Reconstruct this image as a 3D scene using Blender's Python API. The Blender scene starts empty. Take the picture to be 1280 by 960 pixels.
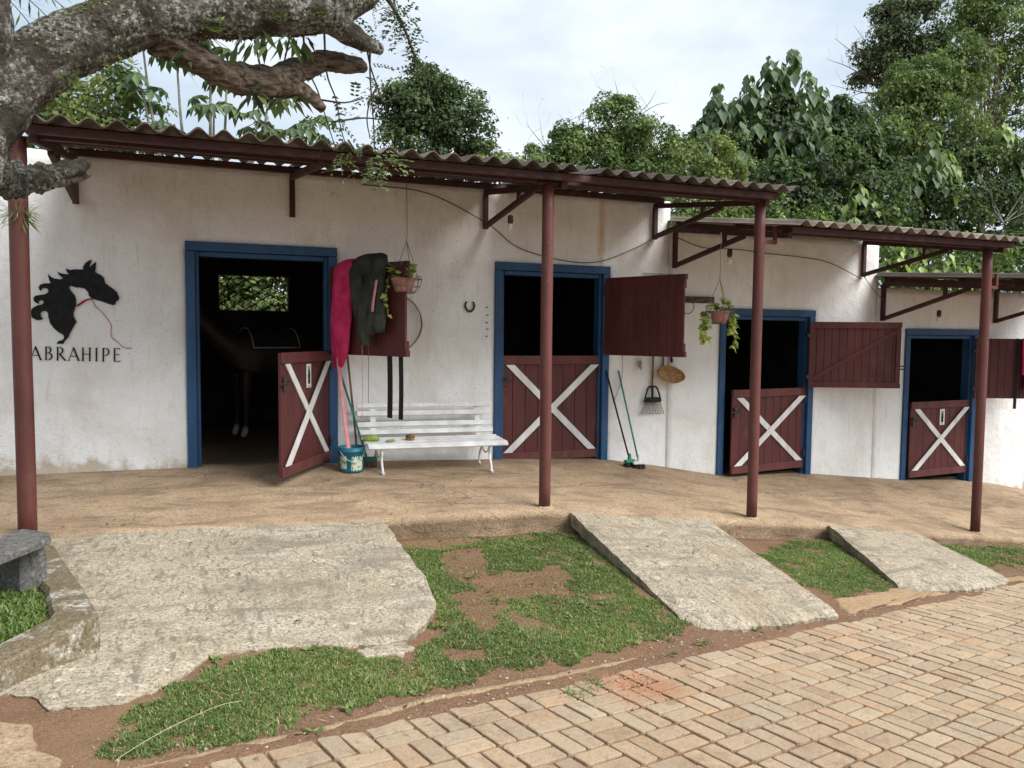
import bpy, math, random
import numpy as np
from mathutils import Vector, Matrix, noise as mn

random.seed(7)
RNG = np.random.default_rng(7)
S = bpy.context.scene
C = S.collection
R = math.radians

# ------------------------------------------------------------------ camera
yaw, pitch, roll = R(21.7), R(3.557), R(0.522)
fw = Vector((math.sin(yaw) * math.cos(pitch), math.cos(yaw) * math.cos(pitch), -math.sin(pitch)))
rt = Vector((math.cos(yaw), -math.sin(yaw), 0))
up = rt.cross(fw)
rt2 = rt * math.cos(roll) + up * math.sin(roll)
up2 = up * math.cos(roll) - rt * math.sin(roll)
cam = bpy.data.cameras.new('camera')
cam_o = bpy.data.objects.new('camera', cam)
C.objects.link(cam_o)
CAM = Vector((0, -8.3, 1.4))
cam_o.matrix_world = Matrix(((rt2.x, up2.x, -fw.x, CAM.x), (rt2.y, up2.y, -fw.y, CAM.y), (rt2.z, up2.z, -fw.z, CAM.z), (0, 0, 0, 1)))
cam.sensor_width = 36
cam.lens = 986.5 / 1280 * 36
cam.clip_start = .05
cam.clip_end = 600
S.camera = cam_o
S.render.resolution_x, S.render.resolution_y = 1024, 768

# ------------------------------------------------------------------ sky
SUN_EL, SUN_AZ = R(46), R(138)          # azimuth: direction the light comes from, seen from above
world = bpy.data.worlds.new('World')
S.world = world
world.use_nodes = True
wt = world.node_tree
wt.nodes.clear()
def wn(t, **k):
    n = wt.nodes.new(t)
    for a, b in k.items():
        setattr(n, a, b)
    return n
w_out = wn('ShaderNodeOutputWorld')
w_bg = wn('ShaderNodeBackground')
w_sky = wn('ShaderNodeTexSky', sky_type='NISHITA', sun_disc=False, sun_elevation=SUN_EL, sun_rotation=SUN_AZ)
w_tc = wn('ShaderNodeTexCoord')
w_map = wn('ShaderNodeMapping')
w_map.inputs['Scale'].default_value = (1, 1, 2.2)
w_map.inputs['Location'].default_value = (.35, .1, .2)
w_noise = wn('ShaderNodeTexNoise')
w_noise.inputs['Scale'].default_value = 2.6
w_noise.inputs['Detail'].default_value = 6
w_noise.inputs['Roughness'].default_value = .52
w_ramp = wn('ShaderNodeValToRGB')
w_ramp.color_ramp.elements[0].position = .36
w_ramp.color_ramp.elements[0].color = (.34, .42, .515, 1)
w_ramp.color_ramp.elements[1].position = .60
w_ramp.color_ramp.elements[1].color = (.60, .645, .68, 1)
w_mul = wn('ShaderNodeMix', data_type='RGBA', blend_type='MULTIPLY')
w_mul.inputs[0].default_value = 1
w_mul.inputs[7].default_value = (.06, .06, .06, 1)
w_mix = wn('ShaderNodeMix', data_type='RGBA')
w_mix.inputs[0].default_value = .9
L_ = wt.links.new
L_(w_tc.outputs['Generated'], w_map.inputs['Vector'])
L_(w_map.outputs[0], w_noise.inputs['Vector'])
L_(w_noise.outputs['Fac'], w_ramp.inputs['Fac'])
L_(w_sky.outputs[0], w_mul.inputs[6])
L_(w_mul.outputs[2], w_mix.inputs[6])
L_(w_ramp.outputs[0], w_mix.inputs[7])
L_(w_mix.outputs[2], w_bg.inputs['Color'])
w_bg.inputs['Strength'].default_value = .80
L_(w_bg.outputs[0], w_out.inputs['Surface'])

sun = bpy.data.lights.new('sun', 'SUN')
sun.energy = 2.5
sun.angle = R(42)
sun.color = (1, .975, .94)
sun_o = bpy.data.objects.new('sun', sun)
C.objects.link(sun_o)
sd = Vector((math.sin(SUN_AZ) * math.cos(SUN_EL), math.cos(SUN_AZ) * math.cos(SUN_EL), math.sin(SUN_EL)))
sun_o.rotation_euler = (-sd).to_track_quat('-Z', 'Y').to_euler()
sun_o.location = (0, -10, 20)

S.view_settings.view_transform = 'Standard'
S.view_settings.look = 'None'
S.view_settings.exposure = 1.13
S.view_settings.gamma = 1
S.view_settings.use_curve_mapping = False
S.render.engine = 'CYCLES'
S.cycles.max_bounces = 6
S.cycles.transparent_max_bounces = 6

# ------------------------------------------------------------------ materials
def rgba(c):
    return (c[0], c[1], c[2], 1)
class NT:
    def __init__(s, name):
        s.m = bpy.data.materials.new(name)
        s.m.use_nodes = True
        s.t = s.m.node_tree
        s.t.nodes.clear()
        s.out = s.t.nodes.new('ShaderNodeOutputMaterial')
        s.b = s.t.nodes.new('ShaderNodeBsdfPrincipled')
        s.t.links.new(s.b.outputs[0], s.out.inputs['Surface'])
        s.tc = s.t.nodes.new('ShaderNodeTexCoord')
    def n(s, t, ins=None, **k):
        n = s.t.nodes.new(t)
        for a, b in k.items():
            setattr(n, a, b)
        for a, b in (ins or {}).items():
            if isinstance(b, bpy.types.NodeSocket):
                s.t.links.new(b, n.inputs[a])
            else:
                n.inputs[a].default_value = b
        return n
    def link(s, a, b):
        s.t.links.new(a, b)
    def coord(s, stretch=(1, 1, 1), kind='Object', loc=(0, 0, 0)):
        return s.n('ShaderNodeMapping', {'Vector': s.tc.outputs[kind], 'Scale': stretch, 'Location': loc}).outputs[0]
    def noise(s, scale, v=None, detail=6, rough=.6, dist=0):
        return s.n('ShaderNodeTexNoise', {'Vector': v if v else s.tc.outputs['Object'], 'Scale': scale, 'Detail': detail, 'Roughness': rough, 'Distortion': dist}).outputs['Fac']
    def ramp(s, f, stops):
        r = s.n('ShaderNodeValToRGB', {'Fac': f})
        e = r.color_ramp.elements
        while len(e) < len(stops):
            e.new(.5)
        for i, (p, c) in enumerate(stops):
            e[i].position = p
            e[i].color = rgba(c) if hasattr(c, '__len__') else (c, c, c, 1)
        return r.outputs[0]
    def mix(s, f, a, b, blend='MIX'):
        n = s.n('ShaderNodeMix', data_type='RGBA', blend_type=blend)
        for i, v in ((0, f), (6, a), (7, b)):
            if isinstance(v, bpy.types.NodeSocket):
                s.link(v, n.inputs[i])
            elif i == 0:
                n.inputs[0].default_value = v
            else:
                n.inputs[i].default_value = rgba(v)
        return n.outputs[2]
    def math(s, op, a, b=0.):
        n = s.n('ShaderNodeMath', operation=op)
        for i, v in ((0, a), (1, b)):
            if isinstance(v, bpy.types.NodeSocket):
                s.link(v, n.inputs[i])
            else:
                n.inputs[i].default_value = v
        return n.outputs[0]
    def bump(s, h, strength=.3, dist=.01):
        b = s.n('ShaderNodeBump', {'Height': h, 'Strength': strength, 'Distance': dist})
        s.link(b.outputs[0], s.b.inputs['Normal'])
    def fin(s, col, rough=.85, spec=.3, metal=0.):
        if isinstance(col, bpy.types.NodeSocket):
            s.link(col, s.b.inputs['Base Color'])
        else:
            s.b.inputs['Base Color'].default_value = rgba(col)
        if isinstance(rough, bpy.types.NodeSocket):
            s.link(rough, s.b.inputs['Roughness'])
        else:
            s.b.inputs['Roughness'].default_value = rough
        s.b.inputs['Specular IOR Level'].default_value = spec
        s.b.inputs['Metallic'].default_value = metal
        return s.m

def simple(name, c1, c2=None, s=8, rough=.8, spec=.3, bump=0., bs=60, stretch=(1, 1, 1), rnd=0., metal=0., lo=.35, hi=.65):
    t = NT(name)
    v = t.coord(stretch)
    col = t.ramp(t.noise(s, v), [(lo, c1), (hi, c2 or c1)])
    if rnd:
        oi = t.n('ShaderNodeObjectInfo').outputs['Random']
        val = t.math('ADD', t.math('MULTIPLY', oi, 2 * rnd), 1 - rnd)
        col = t.n('ShaderNodeHueSaturation', {'Color': col, 'Value': val}).outputs[0]
    if bump:
        t.bump(t.noise(bs, v, 5), bump, .01)
    return t.fin(col, rough, spec, metal)

MT = {}
# lime-washed wall: stains, scuffs and a rust run, uneven hand-trowelled relief
t = NT('limewash')
v = t.tc.outputs['Object']
a = t.ramp(t.noise(1.1, v, 8, .62, .4), [(.30, (.70, .69, .65)), (.52, (.81, .815, .81)), (.8, (.86, .87, .875))])
st = t.ramp(t.noise(1.6, t.coord((1, 1, .35), loc=(3, 0, 0)), 9, .7), [(.50, 0.), (.72, .55)])
a = t.mix(st, a, (.56, .50, .41))
st2 = t.ramp(t.noise(9, t.coord((1.6, 1.6, .22), loc=(1, 7, 3)), 7, .7), [(.56, 0.), (.70, .4)])
a = t.mix(st2, a, (.50, .45, .38))
sp = t.ramp(t.noise(26, t.coord((1, 1, 1.6)), 5, .75), [(.60, 0.), (.66, .85)])
pm = t.ramp(t.noise(.9, t.coord((1, 1, 1), loc=(7, 2, 5)), 4), [(.44, 0.), (.58, 1.)])
a = t.mix(t.math('MULTIPLY', sp, pm), a, (.22, .20, .17))
geo = t.n('ShaderNodeSeparateXYZ', {'Vector': v})
jit = t.math('MULTIPLY', t.math('SUBTRACT', t.noise(3, v), .5), .12)
rx = t.math('ABSOLUTE', t.math('SUBTRACT', t.math('ADD', geo.outputs[0], jit), 4.42))
rs = t.math('MULTIPLY', t.ramp(rx, [(.012, .8), (.07, 0.)]), t.ramp(geo.outputs[2], [(.0, 0.), (1., 1.)]))
rz = t.math('GREATER_THAN', geo.outputs[2], 2.2)
a = t.mix(t.math('MULTIPLY', t.math('MULTIPLY', rs, rz), t.ramp(t.noise(7, t.coord((1, 1, .35)), 6, .7), [(.35, .1), (.62, 1.)])), a, (.52, .30, .13))
# splash dirt with its own ragged outline along the foot of the wall
zz = t.math('ADD', geo.outputs[2], t.math('MULTIPLY', geo.outputs[0], .078))
zz = t.math('ADD', zz, t.math('MULTIPLY', t.math('SUBTRACT', t.noise(5, v, 8, .7), .5), .75))
a = t.mix(t.ramp(zz, [(.0, .75), (.13, 0.)]), a, (.42, .32, .21))
hb = t.math('ADD', t.noise(2.4, v, 8, .6), t.math('MULTIPLY', t.noise(60, v, 4), .12))
t.bump(hb, .8, .06)
MT['wall'] = t.fin(a, .92, .15)

def paint(name, c, chip, wear=.66, rough=.5, streak=True, c2=None, grain=1.):
    t = NT(name)
    v = t.coord((1, 1, .25) if streak else (1, 1, 1))
    col = t.ramp(t.noise(5, v, 6), [(.3, [x * .62 for x in c]), (.7, c2 or [min(1, x * 1.15) for x in c])])
    w = t.ramp(t.noise(22, t.tc.outputs['Object'], 8, .72), [(wear, 0.), (wear + .05, 1.)])
    col = t.mix(w, col, chip)
    w2 = t.ramp(t.noise(3.5, t.coord((1, 1, .6), loc=(2, 4, 6)), 9, .75), [(.55, 0.), (.72, .5 * grain)])
    col = t.mix(w2, col, [.55 * x + .45 * y for x, y in zip(c, (.24, .18, .14))])
    gr = t.ramp(t.noise(60, t.coord((1.5, 1.5, .06)), 4, .7), [(.35, .0), (.7, .35 * grain)])
    col = t.mix(gr, col, [x * .45 for x in c])
    t.bump(t.noise(45, v, 5), .15, .006)
    return t.fin(col, rough, .35)
MT['blue'] = paint('blue_paint', (.022, .085, .20), (.30, .36, .42), .655, .5)
MT['maroon'] = paint('maroon_door_paint', (.105, .026, .024), (.22, .105, .09), .66, .55)
MT['maroon_rail'] = paint('maroon_rail_paint', (.135, .04, .036), (.26, .135, .115), .62, .6)
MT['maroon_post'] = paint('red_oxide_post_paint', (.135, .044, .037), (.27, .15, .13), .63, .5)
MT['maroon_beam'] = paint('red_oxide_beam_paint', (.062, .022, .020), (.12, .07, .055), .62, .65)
MT['white'] = paint('white_paint', (.80, .79, .77), (.32, .26, .21), .66, .55, True, (.86, .86, .84), .45)
MT['white_iron'] = paint('white_bench_paint', (.84, .84, .83), (.30, .22, .16), .70, .4, False, (.88, .88, .87), .12)

# weathered fibre cement
t = NT('fibre_cement')
v = t.coord((1, .4, 1))
a = t.ramp(t.noise(4, v, 8, .65), [(.3, (.06, .048, .040)), (.55, (.125, .102, .085)), (.75, (.24, .21, .18))])
a = t.mix(t.ramp(t.noise(30, None, 6, .7), [(.58, 0.), (.68, .7)]), a, (.05, .048, .042))
oi = t.n('ShaderNodeObjectInfo').outputs['Random']
a = t.n('ShaderNodeHueSaturation', {'Color': a, 'Value': t.math('ADD', t.math('MULTIPLY', t.math('POWER', oi, 2.), 1.3), .8)}).outputs[0]
t.bump(t.noise(70, None, 4), .3, .006)
MT['sheet'] = t.fin(a, .9, .2)

def speckle(name, base, dark, light, dirt, amt=.5, sc=150, bumpk=.6, rough=.9, streak=False, lime=False, crack=False):
    t = NT(name)
    v = t.tc.outputs['Object']
    f = t.noise(sc, v, 3, .7)
    a = t.ramp(f, [(.34, dark), (.48, base), (.56, base), (.70, light)])
    f2 = t.noise(sc * .35, v, 4, .7)
    a = t.mix(t.ramp(f2, [(.56, 0.), (.66, .45)]), a, dark)
    a = t.mix(t.ramp(t.noise(1.3, v, 8, .68, .6), [(.42, 0.), (.72, amt)]), a, dirt)
    a = t.mix(t.ramp(t.noise(4.5, t.coord(loc=(4, 9, 1)), 8, .7), [(.55, 0.), (.72, .5)]), a, [x * .5 for x in dirt])
    if streak:
        s1 = t.ramp(t.noise(9, t.coord((2.2, .8, 1), loc=(2, 5, 0)), 9, .75, .8), [(.52, 0.), (.60, .8)])
        a = t.mix(s1, a, [x * .38 for x in base])
        s3 = t.ramp(t.noise(30, t.coord((1, 1, 1), loc=(3, 3, 0)), 6, .75), [(.56, 0.), (.64, .7)])
        a = t.mix(s3, a, [x * .4 for x in base])
        s2 = t.ramp(t.noise(14, t.coord((1, 1, 1), loc=(8, 1, 0)), 6, .7), [(.60, 0.), (.68, .5)])
        a = t.mix(s2, a, [min(1, x * 1.25) for x in light])
    if lime:
        s1 = t.math('MULTIPLY', t.ramp(t.noise(6, t.coord(loc=(3, 1, 2)), 8, .72, .5), [(.51, 0.), (.62, .65)]), t.ramp(t.noise(50, v, 4, .7), [(.38, 0.), (.55, 1.)]))
        a = t.mix(s1, a, (.68, .66, .60))
    if crack:
        cv = t.n('ShaderNodeVectorMath', {0: v, 1: t.n('ShaderNodeVectorMath', {0: t.n('ShaderNodeTexNoise', {'Vector': v, 'Scale': 3., 'Detail': 6.}).outputs['Color'], 3: .5}, operation='SCALE').outputs[0]}, operation='ADD').outputs[0]
        vd = t.n('ShaderNodeTexVoronoi', {'Vector': cv, 'Scale': .75}, feature='DISTANCE_TO_EDGE').outputs['Distance']
        cm = t.math('MULTIPLY', t.ramp(vd, [(.002, .9), (.006, 0.)]), t.ramp(t.noise(1.1, t.coord(loc=(crack * 3., 0, 0)), 2), [(.55, 0.), (.60, .75)]))
        a = t.mix(cm, a, (.06, .04, .03))
        wt_ = t.ramp(t.noise(2.2, t.coord((.55, 1.6, 1), loc=(5, 2, 0)), 8, .7, 1.), [(.49, 0.), (.64, .75)])
        a = t.mix(wt_, a, [x * .42 for x in base])
    h = t.math('ADD', f, t.math('MULTIPLY', t.noise(7, v, 8, .65), .8))
    t.bump(h, bumpk, .012)
    return t.fin(a, rough, .2)
MT['ramp'] = speckle('ramp_concrete', (.46, .40, .305), (.14, .112, .082), (.72, .66, .53), (.31, .235, .155), .8, 60, 1., streak=True, crack=True)
MT['kerb'] = speckle('kerb_concrete', (.185, .145, .095), (.085, .066, .04), (.30, .25, .18), (.12, .10, .045), .7, 60, .8, lime=True)
MT['porch'] = speckle('porch_floor', (.43, .315, .205), (.22, .148, .09), (.60, .47, .33), (.21, .135, .08), .75, 55, .8, crack=True)
MT['strip'] = speckle('mortar_strip', (.33, .24, .145), (.2, .135, .08), (.46, .37, .25), (.24, .145, .085), .85, 70, .9)
MT['soil'] = speckle('red_soil', (.20, .112, .068), (.11, .06, .036), (.34, .215, .14), (.26, .165, .095), .7, 85, 1.)
MT['xbed'] = speckle('joint_sand', (.20, .115, .068), (.11, .062, .038), (.32, .2, .125), (.24, .10, .05), .5, 120, .6)
MT['apron'] = speckle('sandy_apron', (.38, .265, .155), (.23, .15, .085), (.5, .38, .25), (.27, .165, .09), .7, 70, .8)
MT['redclay'] = speckle('orange_clay', (.40, .185, .10), (.26, .11, .06), (.5, .29, .18), (.3, .13, .07), .6, 60, .9)
MT['stone'] = speckle('old_slate', (.13, .125, .12), (.055, .053, .05), (.27, .26, .25), (.10, .095, .07), .5, 40, .7)
MT['stallfloor'] = speckle('stall_floor', (.22, .16, .105), (.10, .07, .045), (.36, .28, .19), (.12, .085, .055), .6, 50, .8)

# pavers: sandy face, individual tone, clay staining
t = NT('paver_brick')
v = t.tc.outputs['Object']
gv = t.n('ShaderNodeNewGeometry').outputs['Position']
f = t.noise(210, v, 3, .7)
a = t.ramp(f, [(.28, (.28, .20, .13)), (.44, (.49, .38, .26)), (.57, (.54, .42, .295)), (.7, (.74, .62, .46))])
oi = t.n('ShaderNodeObjectInfo').outputs['Random']
wn2 = t.n('ShaderNodeTexWhiteNoise', {'W': t.math('MULTIPLY', oi, 91.7)}, noise_dimensions='1D').outputs['Value']
tint = t.ramp(wn2, [(0., (1.0, .86, .75)), (.15, (1., .97, .93)), (.7, (.98, .98, .97)), (1., (1.0, .89, .80))])
a = t.mix(1., a, tint, 'MULTIPLY')
a = t.n('ShaderNodeHueSaturation', {'Color': a, 'Value': t.math('ADD', t.math('MULTIPLY', oi, .24), .86)}).outputs[0]
cl = t.ramp(t.noise(1.5, gv, 6, .65), [(.53, 0.), (.74, .55)])
a = t.mix(cl, a, (.45, .29, .185))
dv = t.n('ShaderNodeVectorMath', {0: gv, 1: (2.12, -4.86, -.42)}, operation='DISTANCE').outputs['Value']
dv = t.math('ADD', dv, t.math('MULTIPLY', t.math('SUBTRACT', t.noise(5, gv, 8, .7), .5), .55))
a = t.mix(t.ramp(dv, [(.06, .9), (.27, 0.)]), a, (.45, .23, .13))
dk = t.ramp(t.noise(7, gv, 7, .7), [(.52, 0.), (.70, .6)])
a = t.mix(dk, a, (.26, .185, .12))
d2 = t.ramp(t.noise(38, gv, 6, .75), [(.54, 0.), (.68, .55)])
a = t.mix(d2, a, (.22, .155, .10))
d3 = t.ramp(t.noise(55, t.coord(loc=(3, 8, 1)), 4, .7), [(.58, 0.), (.68, .45)])
a = t.mix(d3, a, (.74, .65, .52))
t.bump(t.math('ADD', f, t.math('MULTIPLY', t.noise(38, gv, 6, .7), 1.6)), 1., .008)
MT['brick'] = t.fin(a, .9, .2)

# bark with lichen and moss
t = NT('bark')
v = t.tc.outputs['Object']
vs = t.coord((1, 1, 1), loc=(1, 1, 1))
a = t.ramp(t.noise(9, v, 9, .7, .5), [(.3, (.022, .018, .015)), (.5, (.072, .06, .05)), (.72, (.19, .168, .142))])
nz = t.n('ShaderNodeSeparateXYZ', {'Vector': t.n('ShaderNodeNewGeometry').outputs['Normal']}).outputs[2]
ms = t.math('MULTIPLY', t.ramp(t.noise(4, vs, 7, .65), [(.42, 0.), (.58, 1.)]), t.ramp(t.math('ADD', t.math('MULTIPLY', nz, .5), .5), [(.6, .05), (.9, .8)]))
a = t.mix(ms, a, t.ramp(t.noise(60, v, 4), [(.3, (.035, .05, .008)), (.7, (.13, .155, .025))]))
lc = t.math('MULTIPLY', t.ramp(t.noise(5.5, t.coord(loc=(6, 3, 2)), 6, .65, .6), [(.46, 0.), (.56, 1.)]), t.ramp(t.noise(46, t.coord(loc=(1, 7, 4)), 7, .78), [(.47, 0.), (.56, .95)]))
a = t.mix(lc, a, t.ramp(t.noise(50, v, 5), [(.3, (.2, .205, .18)), (.7, (.54, .56, .51))]))
vor = t.n('ShaderNodeTexVoronoi', {'Vector': t.coord((.6, 1, 1)), 'Scale': 30.}, feature='DISTANCE_TO_EDGE').outputs['Distance']
t.bump(t.math('ADD', t.math('MULTIPLY', t.noise(20, v, 9, .75), 1.4), t.math('MULTIPLY', vor, .8)), 1., .03)
MT['bark'] = t.fin(a, .95, .15)
MT['deadwood'] = simple('dead_wood', (.03, .022, .017), (.20, .16, .125), 20, .92, .12, 1., 30, (.35, 2.0, 2.0))
MT['pale_bark'] = simple('pale_bark', (.26, .25, .21), (.46, .44, .38), 10, .9, .2, .4, 30)
MT['dark_bark'] = simple('dark_bark', (.055, .045, .035), (.14, .115, .09), 10, .9, .15, .7, 30)

def leafmat(name, stops, trans=.35, rough=.58, spec=.22):
    t = NT(name)
    at = t.n('ShaderNodeAttribute', attribute_name='r').outputs['Fac']
    col = t.ramp(at, stops)
    if name.startswith('leaf_') and name not in ('leaf_pothos',):
        col = t.n('ShaderNodeHueSaturation', {'Color': col, 'Saturation': .82}).outputs[0]
    t.fin(col, rough, spec)
    tr = t.n('ShaderNodeBsdfTranslucent', {'Color': t.mix(1., col, (1.25, 1.35, .7), 'MULTIPLY')})
    mx = t.n('ShaderNodeMixShader', {0: trans, 1: t.b.outputs[0], 2: tr.outputs[0]})
    t.link(mx.outputs[0], t.out.inputs['Surface'])
    return t.m
MT['leaf_dark'] = leafmat('leaf_dark', [(0, (0.025, 0.049, 0.018)), (.55, (0.064, 0.114, 0.032)), (.85, (0.115, 0.176, 0.041)), (1., (0.209, 0.264, 0.054))])
MT['leaf_mid'] = leafmat('leaf_mid', [(0, (0.041, 0.073, 0.018)), (.5, (0.100, 0.170, 0.033)), (.85, (0.182, 0.259, 0.045)), (1., (0.311, 0.356, 0.065))])
MT['leaf_yellow'] = leafmat('leaf_yellow', [(0, (0.075, 0.112, 0.025)), (.5, (0.150, 0.213, 0.044)), (.85, (0.250, 0.312, 0.062)), (1., (0.350, 0.338, 0.088))])
MT['leaf_broad'] = leafmat('leaf_broad', [(0, (0.039, 0.082, 0.033)), (.5, (0.088, 0.158, 0.059)), (.85, (0.176, 0.268, 0.090)), (1., (0.386, 0.503, 0.128))], .32, .5, .3)
MT['leaf_brown'] = leafmat('leaf_brown', [(0, (0.039, 0.062, 0.023)), (.5, (0.078, 0.123, 0.039)), (.85, (0.130, 0.150, 0.058)), (1., (0.195, 0.193, 0.078))], .25)
MT['leaf_pothos'] = leafmat('leaf_pothos', [(0, (.09, .16, .03)), (.45, (.28, .37, .07)), (1., (.62, .62, .24))], .4)
MT['leaf_vine'] = leafmat('leaf_vine', [(0, (0.033, 0.055, 0.024)), (.6, (0.077, 0.121, 0.044)), (1., (0.165, 0.220, 0.055))], .3)
MT['grass'] = leafmat('grass_blade', [(0, (.075, .122, .034)), (.5, (.14, .215, .056)), (.85, (.215, .295, .09)), (1., (.40, .34, .19))], .3, .55, .25)
MT['drygrass'] = leafmat('dry_leaf', [(0, (.05, .03, .02)), (.6, (.14, .08, .045)), (1., (.32, .22, .13))], .1, .8, .2)
MT['litter'] = MT['drygrass']

MT['black'] = simple('black_paint', (.008, .009, .010), (.018, .019, .02), 20, .75, .2)
MT['red'] = simple('red_paint', (.23, .012, .03), (.3, .02, .04), 20, .7, .2)
MT['iron'] = simple('dark_iron', (.03, .024, .02), (.075, .05, .038), 30, .65, .4, .3, 60)
MT['steel'] = simple('dull_wire', (.10, .095, .09), (.2, .19, .18), 20, .5, .5, 0, 0, (1, 1, 1), 0, .6)
MT['rubber'] = simple('black_webbing', (.018, .019, .018), (.034, .035, .033), 40, .8, .2, .3, 160)
MT['pink'] = simple('pink_cloth', (.48, .022, .10), (.70, .05, .17), 7, .8, .2, 1., 22)
MT['pinkpale'] = simple('pale_pink_webbing', (.66, .26, .27), (.78, .36, .36), 14, .8, .2, .3, 120)
MT['olive'] = simple('olive_grey_cloth', (.022, .026, .021), (.055, .062, .05), 7, .8, .2, 1., 20)
MT['purple'] = simple('purple_cloth', (.035, .012, .11), (.08, .03, .19), 5, .85, .15, .4, 120)
MT['wood'] = simple('bare_wood', (.12, .06, .03), (.25, .14, .075), 10, .75, .3, .3, 60, (4, 4, .6))
MT['plankwood'] = simple('grey_plank', (.07, .05, .038), (.19, .145, .11), 10, .9, .2, .5, 60, (.6, 4, 4))
MT['straw'] = simple('woven_straw', (.26, .15, .06), (.50, .33, .16), 40, .85, .25, 1., 90)
MT['teal'] = simple('teal_plastic', (.01, .14, .12), (.018, .2, .165), 10, .45, .4)
MT['green'] = simple('green_plastic', (.018, .20, .13), (.03, .28, .19), 10, .45, .4)
MT['lime'] = simple('lime_brush', (.17, .28, .03), (.3, .4, .07), 30, .7, .3, .5, 120)
MT['bucket'] = simple('blue_plastic', (.008, .12, .19), (.012, .165, .25), 8, .4, .45)
MT['paper'] = simple('label_paper', (.55, .58, .55), (.75, .76, .72), 20, .7, .2)
MT['hose'] = simple('yellow_hose', (.25, .2, .12), (.33, .27, .165), 10, .7, .2)
MT['terracotta'] = simple('plastic_pot', (.30, .14, .12), (.40, .205, .18), 12, .6, .35)
MT['horse'] = simple('dark_coat', (.02, .012, .008), (.04, .022, .014), 5, .55, .35)
MT['hoof'] = simple('pale_sock', (.38, .33, .28), (.5, .45, .4), 12, .8, .2)
MT['pad'] = simple('dark_pad', (.012, .014, .016), (.03, .03, .034), 12, .85, .2)
MT['padtrim'] = simple('pale_trim', (.45, .43, .38), (.6, .58, .52), 12, .8, .2)
MT['bulb'] = simple('lamp_glass', (.6, .6, .56), (.72, .72, .68), 5, .25, .5)
MT['cable'] = simple('cable_sheath', (.03, .027, .025), (.06, .05, .045), 10, .7, .3)
MT['string'] = simple('twine', (.10, .09, .075), (.2, .18, .15), 20, .9, .2)
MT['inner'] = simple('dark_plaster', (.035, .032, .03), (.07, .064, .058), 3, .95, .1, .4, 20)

# ------------------------------------------------------------------ builders
def tag(o, label=None, cat=None, group=None, kind=None):
    for k, v_ in (('label', label), ('category', cat), ('group', group), ('kind', kind)):
        if v_:
            o[k] = v_
    return o
def origin(o):
    p = Vector((0, 0, 0))
    while o is not None:
        p += o.location
        o = o.parent
    return p
def thing(name, loc, label, cat, group=None):
    o = bpy.data.objects.new(name, None)
    o.empty_display_size = .1
    C.objects.link(o)
    o.location = loc
    return tag(o, label, cat, group)
def cp(o, parent, loc, rot=None):
    c = o.copy()
    C.objects.link(c)
    c.parent = parent
    c.location = loc
    if rot is not None:
        c.rotation_euler = rot
    return c

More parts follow.
